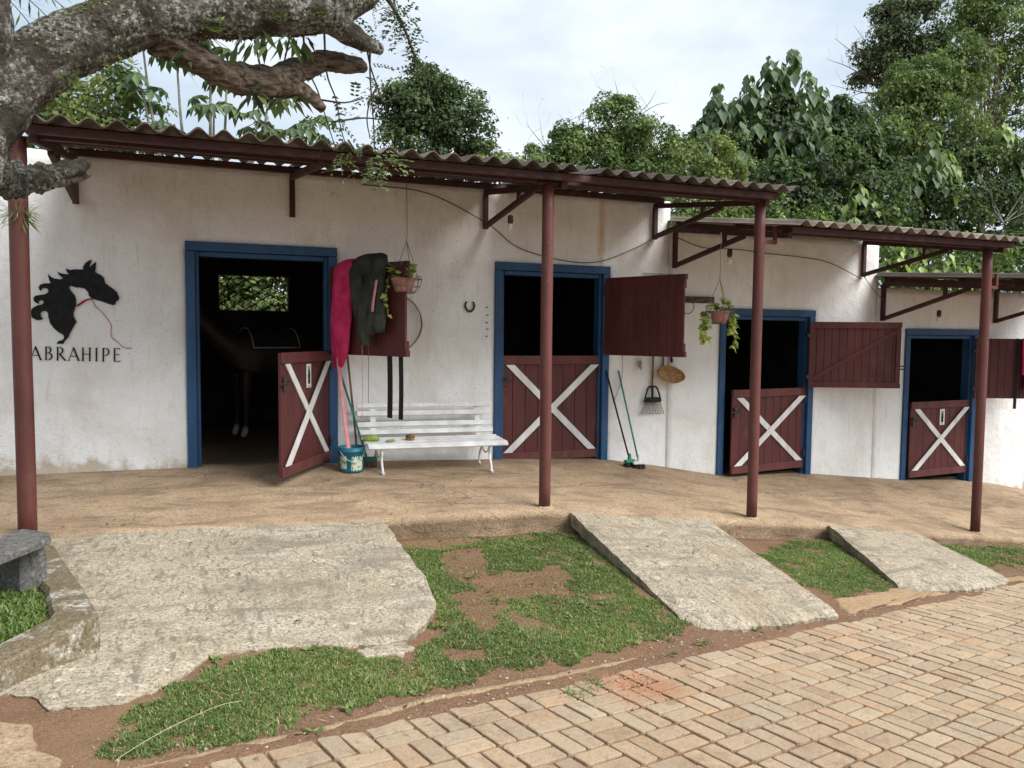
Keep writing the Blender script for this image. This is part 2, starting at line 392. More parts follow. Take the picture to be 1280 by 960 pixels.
class MB:
    def __init__(s, T=None):
        s.v, s.f, s.T = [], [], T
    def add(s, vs, fs):
        k = len(s.v)
        for p in vs:
            p = Vector(p)
            s.v.append(s.T @ p if s.T else p)
        s.f += [tuple(i + k for i in f) for f in fs]
        return s
    def box(s, p0, p1):
        (a, b, c), (d, e, f) = p0, p1
        a, d = min(a, d), max(a, d); b, e = min(b, e), max(b, e); c, f = min(c, f), max(c, f)
        return s.add([(a, b, c), (d, b, c), (d, e, c), (a, e, c), (a, b, f), (d, b, f), (d, e, f), (a, e, f)],
                     [(0, 3, 2, 1), (4, 5, 6, 7), (0, 1, 5, 4), (1, 2, 6, 5), (2, 3, 7, 6), (3, 0, 4, 7)])
    def beam(s, a, b, w, h, upv=(0, 0, 1)):
        a, b = Vector(a), Vector(b)
        d = (b - a).normalized()
        x = d.cross(Vector(upv)).normalized()
        y = x.cross(d).normalized()
        x, y = x * w / 2, y * h / 2
        vs = [p + i * x + j * y for p in (a, b) for i, j in ((-1, -1), (1, -1), (1, 1), (-1, 1))]
        return s.add(vs, [(3, 2, 1, 0), (4, 5, 6, 7), (0, 1, 5, 4), (1, 2, 6, 5), (2, 3, 7, 6), (3, 0, 4, 7)])
    def tube(s, pts, r, n=8, cap=True, bumpy=0., fr=6., ridge=0.):
        pts = [Vector(p) for p in pts]
        m = len(pts)
        rs = r if hasattr(r, '__len__') else [r] * m
        vs, fs = [], []
        x = None
        for i, p in enumerate(pts):
            d = (pts[min(i + 1, m - 1)] - pts[max(i - 1, 0)]).normalized()
            if x is None:
                x = d.orthogonal().normalized()
            x = (x - d * x.dot(d)).normalized()
            y = d.cross(x)
            for k in range(n):
                a = 2 * math.pi * k / n
                o = x * math.cos(a) + y * math.sin(a)
                rr = rs[i]
                if bumpy:
                    q = p + o * rr
                    if ridge:
                        c1, s1 = math.cos(a) * 4.2, math.sin(a) * 4.2
                        rdg = 1 - 2 * abs(mn.noise(Vector((c1, s1, i * .10 + 5)))) 
                        rr *= 1 + ridge * (rdg - .5) + ridge * .5 * (1 - 2 * abs(mn.noise(Vector((c1 * 2.3, s1 * 2.3, i * .22)))))
                    rr *= 1 + bumpy * (mn.noise(q * fr) + .5 * mn.noise(q * fr * 2.7) + .3 * mn.noise(q * fr * 6))
                vs.append(p + o * rr)
        for i in range(m - 1):
            for k in range(n):
                k2 = (k + 1) % n
                fs.append((i * n + k, i * n + k2, (i + 1) * n + k2, (i + 1) * n + k))
        if cap:
            fs.append(tuple(range(n - 1, -1, -1)))
            fs.append(tuple((m - 1) * n + k for k in range(n)))
        return s.add(vs, fs)
    def lathe(s, prof, n, o, cap=False):
        o = Vector(o)
        vs, fs = [], []
        for r, z in prof:
            for k in range(n):
                a = 2 * math.pi * k / n
                vs.append(o + Vector((r * math.cos(a), r * math.sin(a), z)))
        for i in range(len(prof) - 1):
            for k in range(n):
                k2 = (k + 1) % n
                fs.append((i * n + k, i * n + k2, (i + 1) * n + k2, (i + 1) * n + k))
        if cap:
            fs.append(tuple(range(n - 1, -1, -1)))
            fs.append(tuple((len(prof) - 1) * n + k for k in range(n)))
        return s.add(vs, fs)
    def prism(s, poly, o, ex, ey, ez, depth):
        o, ex, ey, ez = Vector(o), Vector(ex), Vector(ey), Vector(ez)
        n = len(poly)
        vs = [o + ex * a + ey * b for a, b in poly] + [o + ex * a + ey * b + ez * depth for a, b in poly]
        fs = [tuple(range(n)), tuple(range(2 * n - 1, n - 1, -1))] + [(i, i + n, (i + 1) % n + n, (i + 1) % n) for i in range(n)]
        return s.add(vs, fs)
    def ball(s, c, r, n=10, m=7):
        c = Vector(c)
        r = r if hasattr(r, '__len__') else (r, r, r)
        vs, fs = [], []
        for i in range(m + 1):
            th = math.pi * i / m
            for k in range(n):
                a = 2 * math.pi * k / n
                vs.append(c + Vector((r[0] * math.sin(th) * math.cos(a), r[1] * math.sin(th) * math.sin(a), -r[2] * math.cos(th))))
        for i in range(m):
            for k in range(n):
                k2 = (k + 1) % n
                fs.append((i * n + k, i * n + k2, (i + 1) * n + k2, (i + 1) * n + k))
        return s.add(vs, fs)
    def strip(s, pts, wv, th):
        """flat band along pts: half-width vector wv, thickness vector th"""
        wv, th = Vector(wv), Vector(th)
        vs, fs = [], []
        for p in pts:
            p = Vector(p)
            vs += [p - wv, p + wv, p + wv + th, p - wv + th]
        m = len(pts)
        for i in range(m - 1):
            for k in range(4):
                k2 = (k + 1) % 4
                fs.append((i * 4 + k, i * 4 + k2, i * 4 + 4 + k2, i * 4 + 4 + k))
        fs += [(3, 2, 1, 0), tuple((m - 1) * 4 + k for k in range(4))]
        return s.add(vs, fs)
    def build(s, name, mat, parent=None, smooth=False, bevel=0., recalc=True):
        o0 = origin(parent)
        me = bpy.data.meshes.new(name)
        me.from_pydata([tuple(p - o0) for p in s.v], [], s.f)
        if recalc:
            import bmesh
            bm = bmesh.new()
            bm.from_mesh(me)
            bmesh.ops.recalc_face_normals(bm, faces=bm.faces)
            bm.to_mesh(me)
            bm.free()
        me.materials.append(MT[mat] if isinstance(mat, str) else mat)
        if smooth:
            me.polygons.foreach_set('use_smooth', [True] * len(me.polygons))
        o = bpy.data.objects.new(name, me)
        C.objects.link(o)
        o.parent = parent
        if bevel:
            b = o.modifiers.new('bevel', 'BEVEL')
            b.width = bevel
            b.segments = 2
            b.limit_method = 'ANGLE'
        return o

def spline(pts, step=.05):
    """Catmull-Rom through pts (tuples of any length), about step apart"""
    P = [np.array(p, float) for p in pts]
    P = [2 * P[0] - P[1]] + P + [2 * P[-1] - P[-2]]
    out = []
    for i in range(1, len(P) - 2):
        n = max(2, int(np.linalg.norm(P[i + 1][:3] - P[i][:3]) / step))
        for k in range(n):
            u = k / n
            out.append(.5 * (2 * P[i] + (P[i + 1] - P[i - 1]) * u + (2 * P[i - 1] - 5 * P[i] + 4 * P[i + 1] - P[i + 2]) * u * u + (3 * P[i] - P[i - 1] - 3 * P[i + 1] + P[i + 2]) * u ** 3))
    out.append(P[-2])
    return out

def leaves(name, P, D, N, L, W, mat, parent=None, rnd=None, fold=.18, mid=.45, bend=.0):
    """one mesh of folded leaves: base P, direction D, normal N, length L, half width W (numpy)"""
    n = len(P)
    D = D / np.linalg.norm(D, axis=1, keepdims=True)
    N = N - D * np.sum(N * D, axis=1, keepdims=True)
    N = N / (np.linalg.norm(N, axis=1, keepdims=True) + 1e-9)
    B = np.cross(D, N)
    L, W = L[:, None], W[:, None]
    V = np.empty((n, 4, 3))
    V[:, 0] = P
    V[:, 1] = P + D * L * mid + B * W + N * W * fold
    V[:, 2] = P + D * L - N * L * bend
    V[:, 3] = P + D * L * mid - B * W + N * W * fold
    V = V.reshape(-1, 3) - np.array(origin(parent))
    me = bpy.data.meshes.new(name)
    me.vertices.add(4 * n)
    me.vertices.foreach_set('co', V.ravel())
    idx = np.arange(n)[:, None] * 4
    loops = np.concatenate([idx, idx + 1, idx + 2, idx, idx + 2, idx + 3], axis=1).ravel()
    me.loops.add(6 * n)
    me.loops.foreach_set('vertex_index', loops)
    me.polygons.add(2 * n)
    me.polygons.foreach_set('loop_start', np.arange(2 * n) * 3)
    me.update(calc_edges=True)
    a = me.attributes.new('r', 'FLOAT', 'FACE')
    rr = RNG.random(n) if rnd is None else np.clip(rnd, 0, 1)
    a.data.foreach_set('value', np.repeat(rr, 2).astype(np.float32))
    me.materials.append(MT[mat])
    o = bpy.data.objects.new(name, me)
    C.objects.link(o)
    o.parent = parent
    return o

def unit(n):
    a = RNG.normal(size=(n, 3))
    return a / np.linalg.norm(a, axis=1, keepdims=True)

# ------------------------------------------------------------------ terrain functions
ip = np.interp
def zw(x): return ip(x, [-5, -.06, 1.83, 3.09, 4.5, 5.0, 6.14, 7.65, 9.3, 10.8, 11.8, 14], [.1, .074, .041, -.004, -.075, -.15, -.36, -.428, -.609, -.72, -.9, -1.1])
def ze(x): return ip(x, [-5, -1, .28, 1.38, 2.2, 2.8, 3.05, 3.77, 4.52, 5.04, 5.95, 7.18, 8.16, 8.96, 14], [.0, -.03, -.063, -.1, -.11, -.125, -.16, -.26, -.345, -.4, -.505, -.7, -.81, -.93, -1.35])
def so(x): return ip(x, [-5, -1, 1.5, 2.2, 2.95, 4.94, 5.63, 7.9, 9, 14], [-.1, -.17, -.258, -.29, -.315, -.555, -.62, -.89, -1.03, -1.4])
def road(x, y): return -.5 - .075 * (np.clip(x, -12, 16) - 3) - .05 * (np.clip(y, -14, 4) + 4.5)
def ye(x): return -5.12 + .258 * x
def porch(x, y):
    f = np.clip(-y / 2.05, 0, 1)
    return zw(x) * (1 - f) + ze(x) * f
def lawn(x, y):
    e = ye(x)
    f = np.clip((y + 2.05) / (e + 2.05), 0, 1)
    return so(x) * (1 - f) + road(x, e) * f
def fbm(x, y, s, k=0.):
    return mn.noise(Vector((x * s + k, y * s - k, k))) + .5 * mn.noise(Vector((x * s * 2.3 + k, y * s * 2.3, k + 3)))

# ================================================================== SETTING
def grid_obj(name, xs, ys, zf, mat, kind='structure', parent=None):
    nx, ny = len(xs), len(ys)
    vs = [(x, y, float(zf(x, y))) for y in ys for x in xs]
    fs = [(j * nx + i, j * nx + i + 1, (j + 1) * nx + i + 1, (j + 1) * nx + i) for j in range(ny - 1) for i in range(nx - 1)]
    m = MB().add(vs, fs)
    o = m.build(name, mat, parent, True, recalc=False)
    if kind:
        o['kind'] = kind
    return o
def lines(pts):
    out = []
    for (a, b, st) in pts:
        n = max(1, int(round((b - a) / st)))
        out += [a + (b - a) * i / n for i in range(n)]
    out.append(pts[-1][1])
    return out
def ground_z(x, y):
    if y > -2.12:
        return min(porch(x, 0), porch(x, -2.05)) - .33 - .02 * max(0, min(y, 30) - 5) * 0
    e = ye(x)
    if y > e:
        w = min(1., max(0., (y - e) / .25))
        return lawn(x, y) + .012 * fbm(x, y, 3.2, 2) * w + .006 * fbm(x, y, 14, 5) * w
    b = max(0., 1 - (e - y) / (.11 + .07 * fbm(x, 0, 2.2, 3)))
    return road(x, y) - .0105 + .006 * fbm(x, y, 5, 1) + .010 * mn.noise(Vector((x * 1.1, y * 1.1, 0))) + (.026 * b if b > 0 else 0)
xs = lines([(-220, -30, 38), (-30, -4, 3.2), (-4, -1.4, .3), (-1.4, 8.6, .06), (8.6, 14, .4), (14, 40, 3.2), (40, 240, 40)])
ys = lines([(-220, -30, 38), (-30, -8, 2.5), (-8, -6, .2), (-6, -2.2, .06), (-2.2, -2.12, .08), (-2.12, -2.04, .08), (-2.04, 6, 1.), (6, 40, 3.4), (40, 240, 40)])
tag(grid_obj('ground', xs, ys, ground_z, 'soil'))

# porch slab with a rough front edge
def porch_slab():
    xs = lines([(-5, -1.4, .3), (-1.4, 12.4, .09)])
    ysl = [0.14, 0, -.25, -.5, -.75, -1., -1.25, -1.5, -1.75, -1.95, -2.03]
    vs, fs = [], []
    nx = len(xs)
    def row(fn):
        for x in xs:
            vs.append(fn(x))
    for y in ysl:
        row(lambda x: (x, y, porch(x, y) + (.006 * fbm(x, y, 2.2, 8) if y < -.05 else 0)))
    edge = lambda x: -2.055 + .016 * fbm(x, 0, 4.5, 1) + .008 * fbm(x, 0, 17, 4)
    row(lambda x: (x, edge(x), porch(x, -2.05) - .012))
    row(lambda x: (x, edge(x) - .004 + .01 * fbm(x, 3, 9, 2), porch(x, -2.05) - .07))
    row(lambda x: (x, edge(x) + .05 + .035 * fbm(x, 6, 5, 2), porch(x, -2.05) - .145 + .03 * fbm(x, 1, 7, 3)))
    row(lambda x: (x, edge(x) - .02 + .03 * fbm(x, 9, 6, 2), porch(x, -2.05) - .40))
    nr = len(vs) // nx
    for j in range(nr - 1):
        for i in range(nx - 1):
            fs.append((j * nx + i, (j + 1) * nx + i, (j + 1) * nx + i + 1, j * nx + i + 1))
    o = MB().add(vs, fs).build('porch_floor', 'porch', None, True, recalc=False)
    o['kind'] = 'structure'
porch_slab()
# separate cast lengths of edge kerb right of the third post
def slab_cols(name, cols, mat, skirt=.16, rows=30):
    """cols: list of (top point fn, bottom point) -> slab surface; each col = list of 3D points front to back"""
    nc, nr = len(cols), len(cols[0])
    vs = [p for c in cols for p in c]
    fs = [(i * nr + j, (i + 1) * nr + j, (i + 1) * nr + j + 1, i * nr + j + 1) for i in range(nc - 1) for j in range(nr - 1)]
    ring = [i * nr for i in range(nc)] + [(nc - 1) * nr + j for j in range(1, nr)] + [i * nr + nr - 1 for i in range(nc - 2, -1, -1)] + [j for j in range(nr - 2, 0, -1)]
    k = len(vs)
    cx = sum(p[0] for p in vs) / k; cy = sum(p[1] for p in vs) / k
    for q, i in enumerate(ring):
        x, y, z = vs[i]
        ins = 1 - .02 * (1 + fbm(x, y, 9, 3))
        vs.append((cx + (x - cx) * ins, cy + (y - cy) * ins, z - skirt))
    m = len(ring)
    fs += [(ring[q], ring[(q + 1) % m], k + (q + 1) % m, k + q) for q in range(m)]
    o = MB().add(vs, fs).build(name, mat, None, False)
    o['kind'] = 'structure'
    return o
def ramp_one():
    cols = []
    xk = [-1.25, -.95, -.8, -.68, -.6, -.34, -.2, -.09, .02, .2, .5, .75, .91, 1.05, 1.17, 1.27, 1.345, 1.372]
    yk = [-4.75, -4.5, -4.43, -4.46, -4.61, -4.62, -4.52, -4.35, -4.17, -4.10, -4.10, -4.15, -4.17, -4.13, -4.0, -3.86, -3.68, -3.35]
    for x in np.linspace(-1.25, 1.372, 90):
        yb = ip(x, xk, yk) + .03 * fbm(x, 0, 7, 6) + .022 * fbm(x, 0, 22, 2)
        c = []
        for j in range(34):
            f = j / 33
            y = -2.062 + (yb + 2.062) * f
            z = float(ze(x)) - .004 + (y + 2.06) * .082 + .005 * fbm(x, y, 3, 4) - .02 * max(0, f - .96) / .04
            z = max(z, float(lawn(x, y)) + .03 - .02 * max(0, f - .96) / .04)
            c.append((x + (.02 * fbm(y, 0, 6, 9) if x > 1.3 else 0), y, z))
        cols.append(c)
    slab_cols('concrete_ramp', cols, 'ramp', .12)
ramp_one()
def ramp_quad(tl, tr, bl, br, seed, notch):
    cols = []
    n = 56
    for i in range(n):
        s = i / (n - 1)
        c = []
        tx, ty = tl[0] + (tr[0] - tl[0]) * s, -2.063
        bx, by = bl[0] + (br[0] - bl[0]) * s, bl[1] + (br[1] - bl[1]) * s
        by += ip(s, *notch) + .03 * fbm(s * 3, seed, 3, seed) + .026 * fbm(s * 9, seed, 4, seed)
        for j in range(34):
            f = j / 33
            x, y = tx + (bx - tx) * f, ty + (by - ty) * f
            z0, z1 = float(ze(tx)) - .006, float(road(bx, by)) + .055
            e = .012 * fbm(y, seed, 8, 1) * (1 if i in (0, n - 1) else 0)
            c.append((x + e, y, z0 * (1 - f) + z1 * f + .006 * fbm(x, y, 3.5, seed) - .025 * max(0, f - .96) / .04))
        cols.append(c)
    slab_cols('concrete_ramp', cols, 'ramp', .13)
ramp_quad((3.05, 0), (4.52, 0), (2.94, -4.12), (4.24, -4.02), 3.1, ([0, .06, .2, .5, .8, 1], [.12, .0, -.06, -.07, -.03, .0]))
ramp_quad((6.0, 0), (7.26, 0), (5.45, -3.52), (6.92, -3.36), 8.7, ([0, .08, .3, .6, .9, 1], [.05, -.02, -.1, -.13, -.06, .02]))

# old concrete remnants and the mortar strip that holds the pavers
def blob(name, poly, zf, h, mat, kind='structure', seed=1., dome=.4, parent=None, step=.03, edge=.018):
    pts = []
    n = len(poly)
    for i in range(n):
        a, b = poly[i], poly[(i + 1) % n]
        k = max(1, int(math.dist(a, b) / step))
        for q in range(k):
            x, y = a[0] + (b[0] - a[0]) * q / k, a[1] + (b[1] - a[1]) * q / k
            pts.append((x + edge * fbm(x, y, 8, seed), y + edge * fbm(y, x, 8, seed + 4)))
    cx, cy = sum(p[0] for p in pts) / len(pts), sum(p[1] for p in pts) / len(pts)
    m = len(pts)
    vs, fs = [], []
    rings = [(1.0, -.03), (.985, h * .55), (.95, h * .85), (.8, h), (.5, h * (1 + dome * .5)), (.2, h * (1 + dome))]
    for k, dz in rings:
        for x, y in pts:
            X, Y = cx + (x - cx) * k, cy + (y - cy) * k
            vs.append((X, Y, float(zf(X, Y)) + dz + (.35 * h * fbm(X, Y, 12, seed) if k < 1 else 0)))
    for r_ in range(len(rings) - 1):
        for i in range(m):
            fs.append((r_ * m + i, r_ * m + (i + 1) % m, (r_ + 1) * m + (i + 1) % m, (r_ + 1) * m + i))
    vs.append((cx, cy, float(zf(cx, cy)) + h * (1 + dome)))
    k = (len(rings) - 1) * m
    fs += [(k + i, k + (i + 1) % m, len(vs) - 1) for i in range(m)]
    o = MB().add(vs, fs).build(name, mat, parent, True)
    if kind:
        o['kind'] = kind
    return o
def band(name, path, w, h, zf, mat, seed=1.):
    """irregular low strip along a path"""
    pts = spline([(a, b, 0) for a, b in path], .018)
    vs, fs = [], []
    m = len(pts)
    for i, p in enumerate(pts):
        d = pts[min(i + 1, m - 1)] - pts[max(i - 1, 0)]
        nx, ny = -d[1], d[0]
        l = math.hypot(nx, ny) or 1
        nx, ny = nx / l, ny / l
        tp = min(1, min(i, m - 1 - i) / 6 + .15) * max(.12, min(1., .75 + 1.6 * fbm(p[0], p[1], 2.6, seed + 1)))
        wl = w * tp * (1 + .7 * fbm(p[0], p[1], 7, seed) + .5 * fbm(p[0], p[1], 26, seed)); wr = w * tp * (1 + .7 * fbm(p[0], p[1], 7, seed + 7) + .5 * fbm(p[0], p[1], 26, seed + 3))
        for o_, dz in ((wl, -.03), (wl * .85, h), (0, h * 1.15), (-wr * .85, h), (-wr, -.03)):
            X, Y = p[0] + nx * o_, p[1] + ny * o_
            vs.append((X, Y, float(zf(X, Y)) + dz + .9 * h * fbm(X, Y, 9, seed)))
    for i in range(m - 1):
        for k in range(4):
            fs.append((i * 5 + k, i * 5 + k + 1, i * 5 + 6 + k, i * 5 + 5 + k))
    o = MB().add(vs, fs).build(name, mat, None, True)
    o['kind'] = 'structure'
band('mortar_edging', [(-.3, -5.16), (.22, -5.03), (.55, -4.94), (.96, -4.79), (1.26, -4.72), (1.7, -4.62), (2.3, -4.47)], .026, .004, ground_z, 'strip', 2)
blob('sandy_apron', [(4.5, -3.66), (5.08, -3.58), (5.6, -3.36), (5.92, -3.44), (7.16, -3.22), (7.4, -3.12), (7.35, -3.24), (5.6, -3.62), (4.42, -3.93)], lambda x, y: lawn(x, y) if y > ye(x) else road(x, y), .012, 'apron', 'structure', 3, .2, None, .03, .06)
blob('old_concrete_slab', [(-1.3, -4.75), (-.78, -4.66), (-.66, -4.70), (-.6, -4.82), (-.6, -4.95), (-.48, -5.05), (-.6, -5.3), (-1.3, -5.4)], lawn, .016, 'porch', 'structure', 6, .1, None, .04, .03)
blob('old_concrete_slab', [(.79, -4.16), (.9, -4.14), (1.03, -4.06), (1.08, -4.19), (1.0, -4.33), (.81, -4.3)], lawn, .016, 'ramp', 'structure', 7, .1, None, .015, .05)

# planter kerb at the left
def kerb():
    outer = [(-1.0, -2.08, -.01), (-.80, -2.8, -.005), (-.63, -3.4, .0), (-.478, -3.98, .008), (-.482, -4.04, .008), (-.81, -4.40, -.035), (-1.35, -5.0, -.09), (-2.1, -5.85, -.15)]
    inner = [(-1.2, -2.1, 0), (-1.0, -2.85, 0), (-.80, -3.42, 0), (-.70, -3.90, 0), (-.71, -3.98, 0), (-.93, -4.23, 0), (-1.49, -4.84, 0), (-2.26, -5.7, 0)]
    o_, i_ = [], []
    for k in range(len(outer) - 1):
        n = max(2, int(np.linalg.norm(np.array(outer[k + 1]) - np.array(outer[k])) / .05))
        i_ += [tuple(np.array(inner[k]) + (np.array(inner[k + 1]) - np.array(inner[k])) * q / n) for q in range(n)]
        o_ += [tuple(np.array(outer[k]) + (np.array(outer[k + 1]) - np.array(outer[k])) * q / n) for q in range(n)]
    i_.append(inner[-1])
    o_.append(outer[-1])
    vs, fs = [], []
    m = len(o_)
    for k in range(m):
        ox, oy, oz = o_[k]
        ix, iy = i_[k][:2]
        e = .002 * fbm(ox, oy, 6, 3)
        gz = min(float(ze(ox)) + (oy + 2.06) * .082, -.05) - .12
        dx, dy = ox - ix, oy - iy
        l = math.hypot(dx, dy); dx, dy = dx / l, dy / l
        z = oz + e
        w2 = .012 * fbm(ix, iy, 7, 5)
        vs += [(ox + dx * .012, oy + dy * .012, gz), (ox + dx * e, oy + dy * e, z - .012), (ox - dx * .012, oy - dy * .012, z),
               ((ox + ix) / 2, (oy + iy) / 2, z + .004), (ix + dx * (.02 + w2), iy + dy * (.02 + w2), z - .003), (ix + dx * w2, iy + dy * w2, z - .03), (ix, iy, gz)]
    for k in range(m - 1):
        for j in range(6):
            fs.append((k * 7 + j, k * 7 + j + 1, k * 7 + 8 + j, k * 7 + 7 + j))
    o = MB().add(vs, fs).build('planter_kerb', 'kerb', None, False)
    tag(o, 'weathered concrete kerb bending round the grass bed at the left', 'kerb')
kerb()
vs = [(-1.2, -2.1), (-1.0, -2.85), (-.80, -3.42), (-.70, -3.9), (-.72, -3.98), (-.93, -4.23), (-1.49, -4.84), (-2.26, -5.7), (-4, -5.7), (-4, -2.1)]
bedm = MB().add([(x, y, -.05) for x, y in vs], [tuple(range(len(vs)))])
tag(bedm.build('planter_soil', 'soil'), kind='structure')

# ------------------------------------------------------------------ brick pavement
def pavement():
    root = bpy.data.objects.new('brick_pavement', None)
    C.objects.link(root)
    root['kind'] = 'structure'
    az = R(14.6)
    u = Vector((math.cos(az), math.sin(az), 0)); w = Vector((-math.sin(az), math.cos(az), 0))
    nrm = Vector((.075, .05, 1)).normalized()
    ex = (u - nrm * u.dot(nrm)).normalized(); ey = nrm.cross(ex)
    base = Matrix((ex, ey, nrm)).transposed()
    meshes = []
    for k in range(9):
        rr = random.Random(50 + k)
        a, b = .0975, .0465
        out = []
        for (sx, sy) in ((-1, -1), (1, -1), (1, 1), (-1, 1)):
            c = .003 + .008 * rr.random()
            pa, pb = (sx * a, sy * (b - c)), (sx * (a - c), sy * b)
            out += [pb, pa] if sx * sy < 0 else [pa, pb]
        out = [(x + rr.uniform(-.003, .003), y + rr.uniform(-.003, .003)) for x, y in out]
        n = 8
        t_ = .0025
        vs = [(x, y, -.05) for x, y in out] + [(x, y, -.003) for x, y in out] + [(x - math.copysign(t_, x), y - math.copysign(t_, y), rr.uniform(-.0008, .0008)) for x, y in out]
        fs = [tuple(2 * n + i for i in range(n))] + [(r_ * n + i, r_ * n + (i + 1) % n, (r_ + 1) * n + (i + 1) % n, (r_ + 1) * n + i) for r_ in (0, 1) for i in range(n)]
        me = bpy.data.meshes.new('brick')
        me.from_pydata(vs, [], fs)
        me.materials.append(MT['brick'])
        meshes.append(me)
    unit_ = .2135
    o0 = Vector((2.0, -4.75, 0))
    items = []
    for i in range(-24, 48):
        for j in range(-26, 8):
            for s in (-1, 1):
                horiz = (i + j) % 2 == 0
                du, dw = (0, s * unit_ / 4) if horiz else (s * unit_ / 4, 0)
                drift = .012 * mn.noise(Vector((i * .21, j * .21, 3)))
                p = o0 + u * (i * unit_ + du + drift) + w * (j * unit_ + dw + .012 * mn.noise(Vector((i * .2, j * .2, 9))))
                if p.y > ye(p.x) - .01 + .04 * mn.noise(Vector((p.x * 3, 0, 1))) or p.y < -9.6 or p.x < -5 or p.x > 10.5:
                    continue
                # bricks lifted out where clay has washed over
                z = float(road(p.x, p.y)) + random.uniform(-.0022, .0022) + .010 * mn.noise(Vector((p.x * 1.1, p.y * 1.1, 0)))
                P = Vector((p.x, p.y, z))
                q = P - CAM
                d = q.dot(fw)
                px = 640 + 986.5 * q.dot(rt2) / d if d > .1 else -999
                py = 480 - 986.5 * q.dot(up2) / d if d > .1 else 9999
                vis = -20 < px < 1300 and py < 975
                ang = (0 if horiz else math.pi / 2) + random.uniform(-.02, .02)
                M3 = base @ Matrix.Rotation(random.uniform(-.012, .012), 3, 'X') @ Matrix.Rotation(random.uniform(-.012, .012), 3, 'Y') @ Matrix.Rotation(ang, 3, 'Z')
                items.append((not vis, d, P, M3))
    items.sort(key=lambda a: (a[0], a[1]))
    far = MB()
    for k, (hid, d, P, M3) in enumerate(items):
        me = random.choice(meshes)
        if k < 300 and not hid:
            o = bpy.data.objects.new('brick', me)
            C.objects.link(o)
            o.parent = root
            o.matrix_local = Matrix.Translation(P) @ M3.to_4x4()
        else:
            far.add([P + M3 @ v_.co for v_ in me.vertices], [tuple(p.vertices) for p in me.polygons])
    tag(far.build('brick_field', 'brick', root, recalc=False), kind='stuff')
pavement()

# ================================================================== STABLE BUILDING
B = thing('stable_building', (0, 0, 0), 'long white plastered stable stepping downhill with blue door frames', 'stable')
FO = []   # doors: x0, x1, top, floor
DOORS = [(-.105, 1.344, 2.275, .06), (3.083, 4.530, 2.212, -.06), (6.11, 7.62, 1.76, -.42), (9.25, 10.69, 1.54, -.68)]
def wall_part(x0, x1, ztop, zbot, openings, name='wall', Y=0., thick=.2, mat='wall', amp=.009, face=-1):
    def lin(a, b, cuts, st):
        e = sorted(set([a, b] + [c for c in cuts if a < c < b]))
        out = []
        for p, q in zip(e[:-1], e[1:]):
            n = max(1, int(math.ceil((q - p) / st)))
            out += [p + (q - p) * i / n for i in range(n)]
        return out + [e[-1]]
    xs = lin(x0, x1, [c for o in openings for c in o[:2]], .11)
    zs = lin(zbot, ztop, [c for o in openings for c in o[2:]], .11)
    nx = len(xs)
    vs = []
    for z in zs:
        for x in xs:
            dd = amp * (mn.noise(Vector((x * 1.3, z * 1.3, Y))) + .5 * mn.noise(Vector((x * 4, z * 4, Y + 2)))) if amp else 0
            if any(abs(x - c) < .01 for o in openings for c in o[:2]) or x in (x0, x1):
                dd = 0
            vs.append((x, Y + dd, z + (.012 * fbm(x, 0, 2, 4) if z == ztop and amp else 0)))
    fs = []
    for j in range(len(zs) - 1):
        for i in range(nx - 1):
            cx, cz = (xs[i] + xs[i + 1]) / 2, (zs[j] + zs[j + 1]) / 2
            if any(o[0] < cx < o[1] and o[2] < cz < o[3] for o in openings):
                continue
            fs.append((j * nx + i, j * nx + i + 1, (j + 1) * nx + i + 1, (j + 1) * nx + i))
    o = MB().add(vs, fs).build(name, mat, B, True, recalc=False)
    sm = o.modifiers.new('thickness', 'SOLIDIFY')
    sm.thickness = thick
    sm.offset = -1
    return o
def dop(k):
    a, b, t_, f = DOORS[k]
    return (a + .03, b - .03, -3, t_ - .03)
wall_part(-5, 5.35, 3.035, -.6, [dop(0), dop(1)])
wall_part(5.352, 8.71, 2.72, -1.1, [dop(2)])
wall_part(8.712, 11.80, 2.10, -1.5, [dop(3)])
wall_part(11.802, 13.5, 1.5, -1.6, [], Y=.35)
# interior: back wall with window openings, partitions, roof
WINS = [(.30, 1.29, 1.73, 2.25, 0), (6.05, 6.6, 1.22, 1.78, 1), (10.1, 10.55, .95, 1.36, 2)]
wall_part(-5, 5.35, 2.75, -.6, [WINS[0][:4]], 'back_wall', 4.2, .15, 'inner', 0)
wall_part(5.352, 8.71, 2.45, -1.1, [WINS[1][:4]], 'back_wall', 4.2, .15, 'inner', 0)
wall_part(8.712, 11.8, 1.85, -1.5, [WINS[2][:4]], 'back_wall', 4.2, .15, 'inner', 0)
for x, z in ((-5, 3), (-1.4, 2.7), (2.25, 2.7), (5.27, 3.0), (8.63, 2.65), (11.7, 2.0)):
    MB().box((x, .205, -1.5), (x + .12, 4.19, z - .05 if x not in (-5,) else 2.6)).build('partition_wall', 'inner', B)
for x0, x1, za, zb in ((-5.05, 5.42, 3.0, 2.72), (5.43, 8.74, 2.68, 2.42), (8.75, 11.9, 2.06, 1.82)):
    m = MB()
    n = int((x1 - x0) / .0425)
    vs, fs = [], []
    for i in range(n + 1):
        x = x0 + (x1 - x0) * i / n
        w = .024 * math.sin(2 * math.pi * x / .17)
        for y, z in ((.21, za - .07), (4.75, zb - .05)):
            vs += [(x, y, z + w), (x, y, z + w - .008)]
    for i in range(n):
        k = i * 4
        fs += [(k, k + 4, k + 6, k + 2), (k + 1, k + 3, k + 7, k + 5), (k, k + 1, k + 5, k + 4), (k + 2, k + 6, k + 7, k + 3)]
    m.add(vs, fs).build('rear_roof', 'sheet', B, True)
MB().box((-4.9, .15, -.3), (5.26, 4.19, .055)).build('stall_floor', 'stallfloor', B)
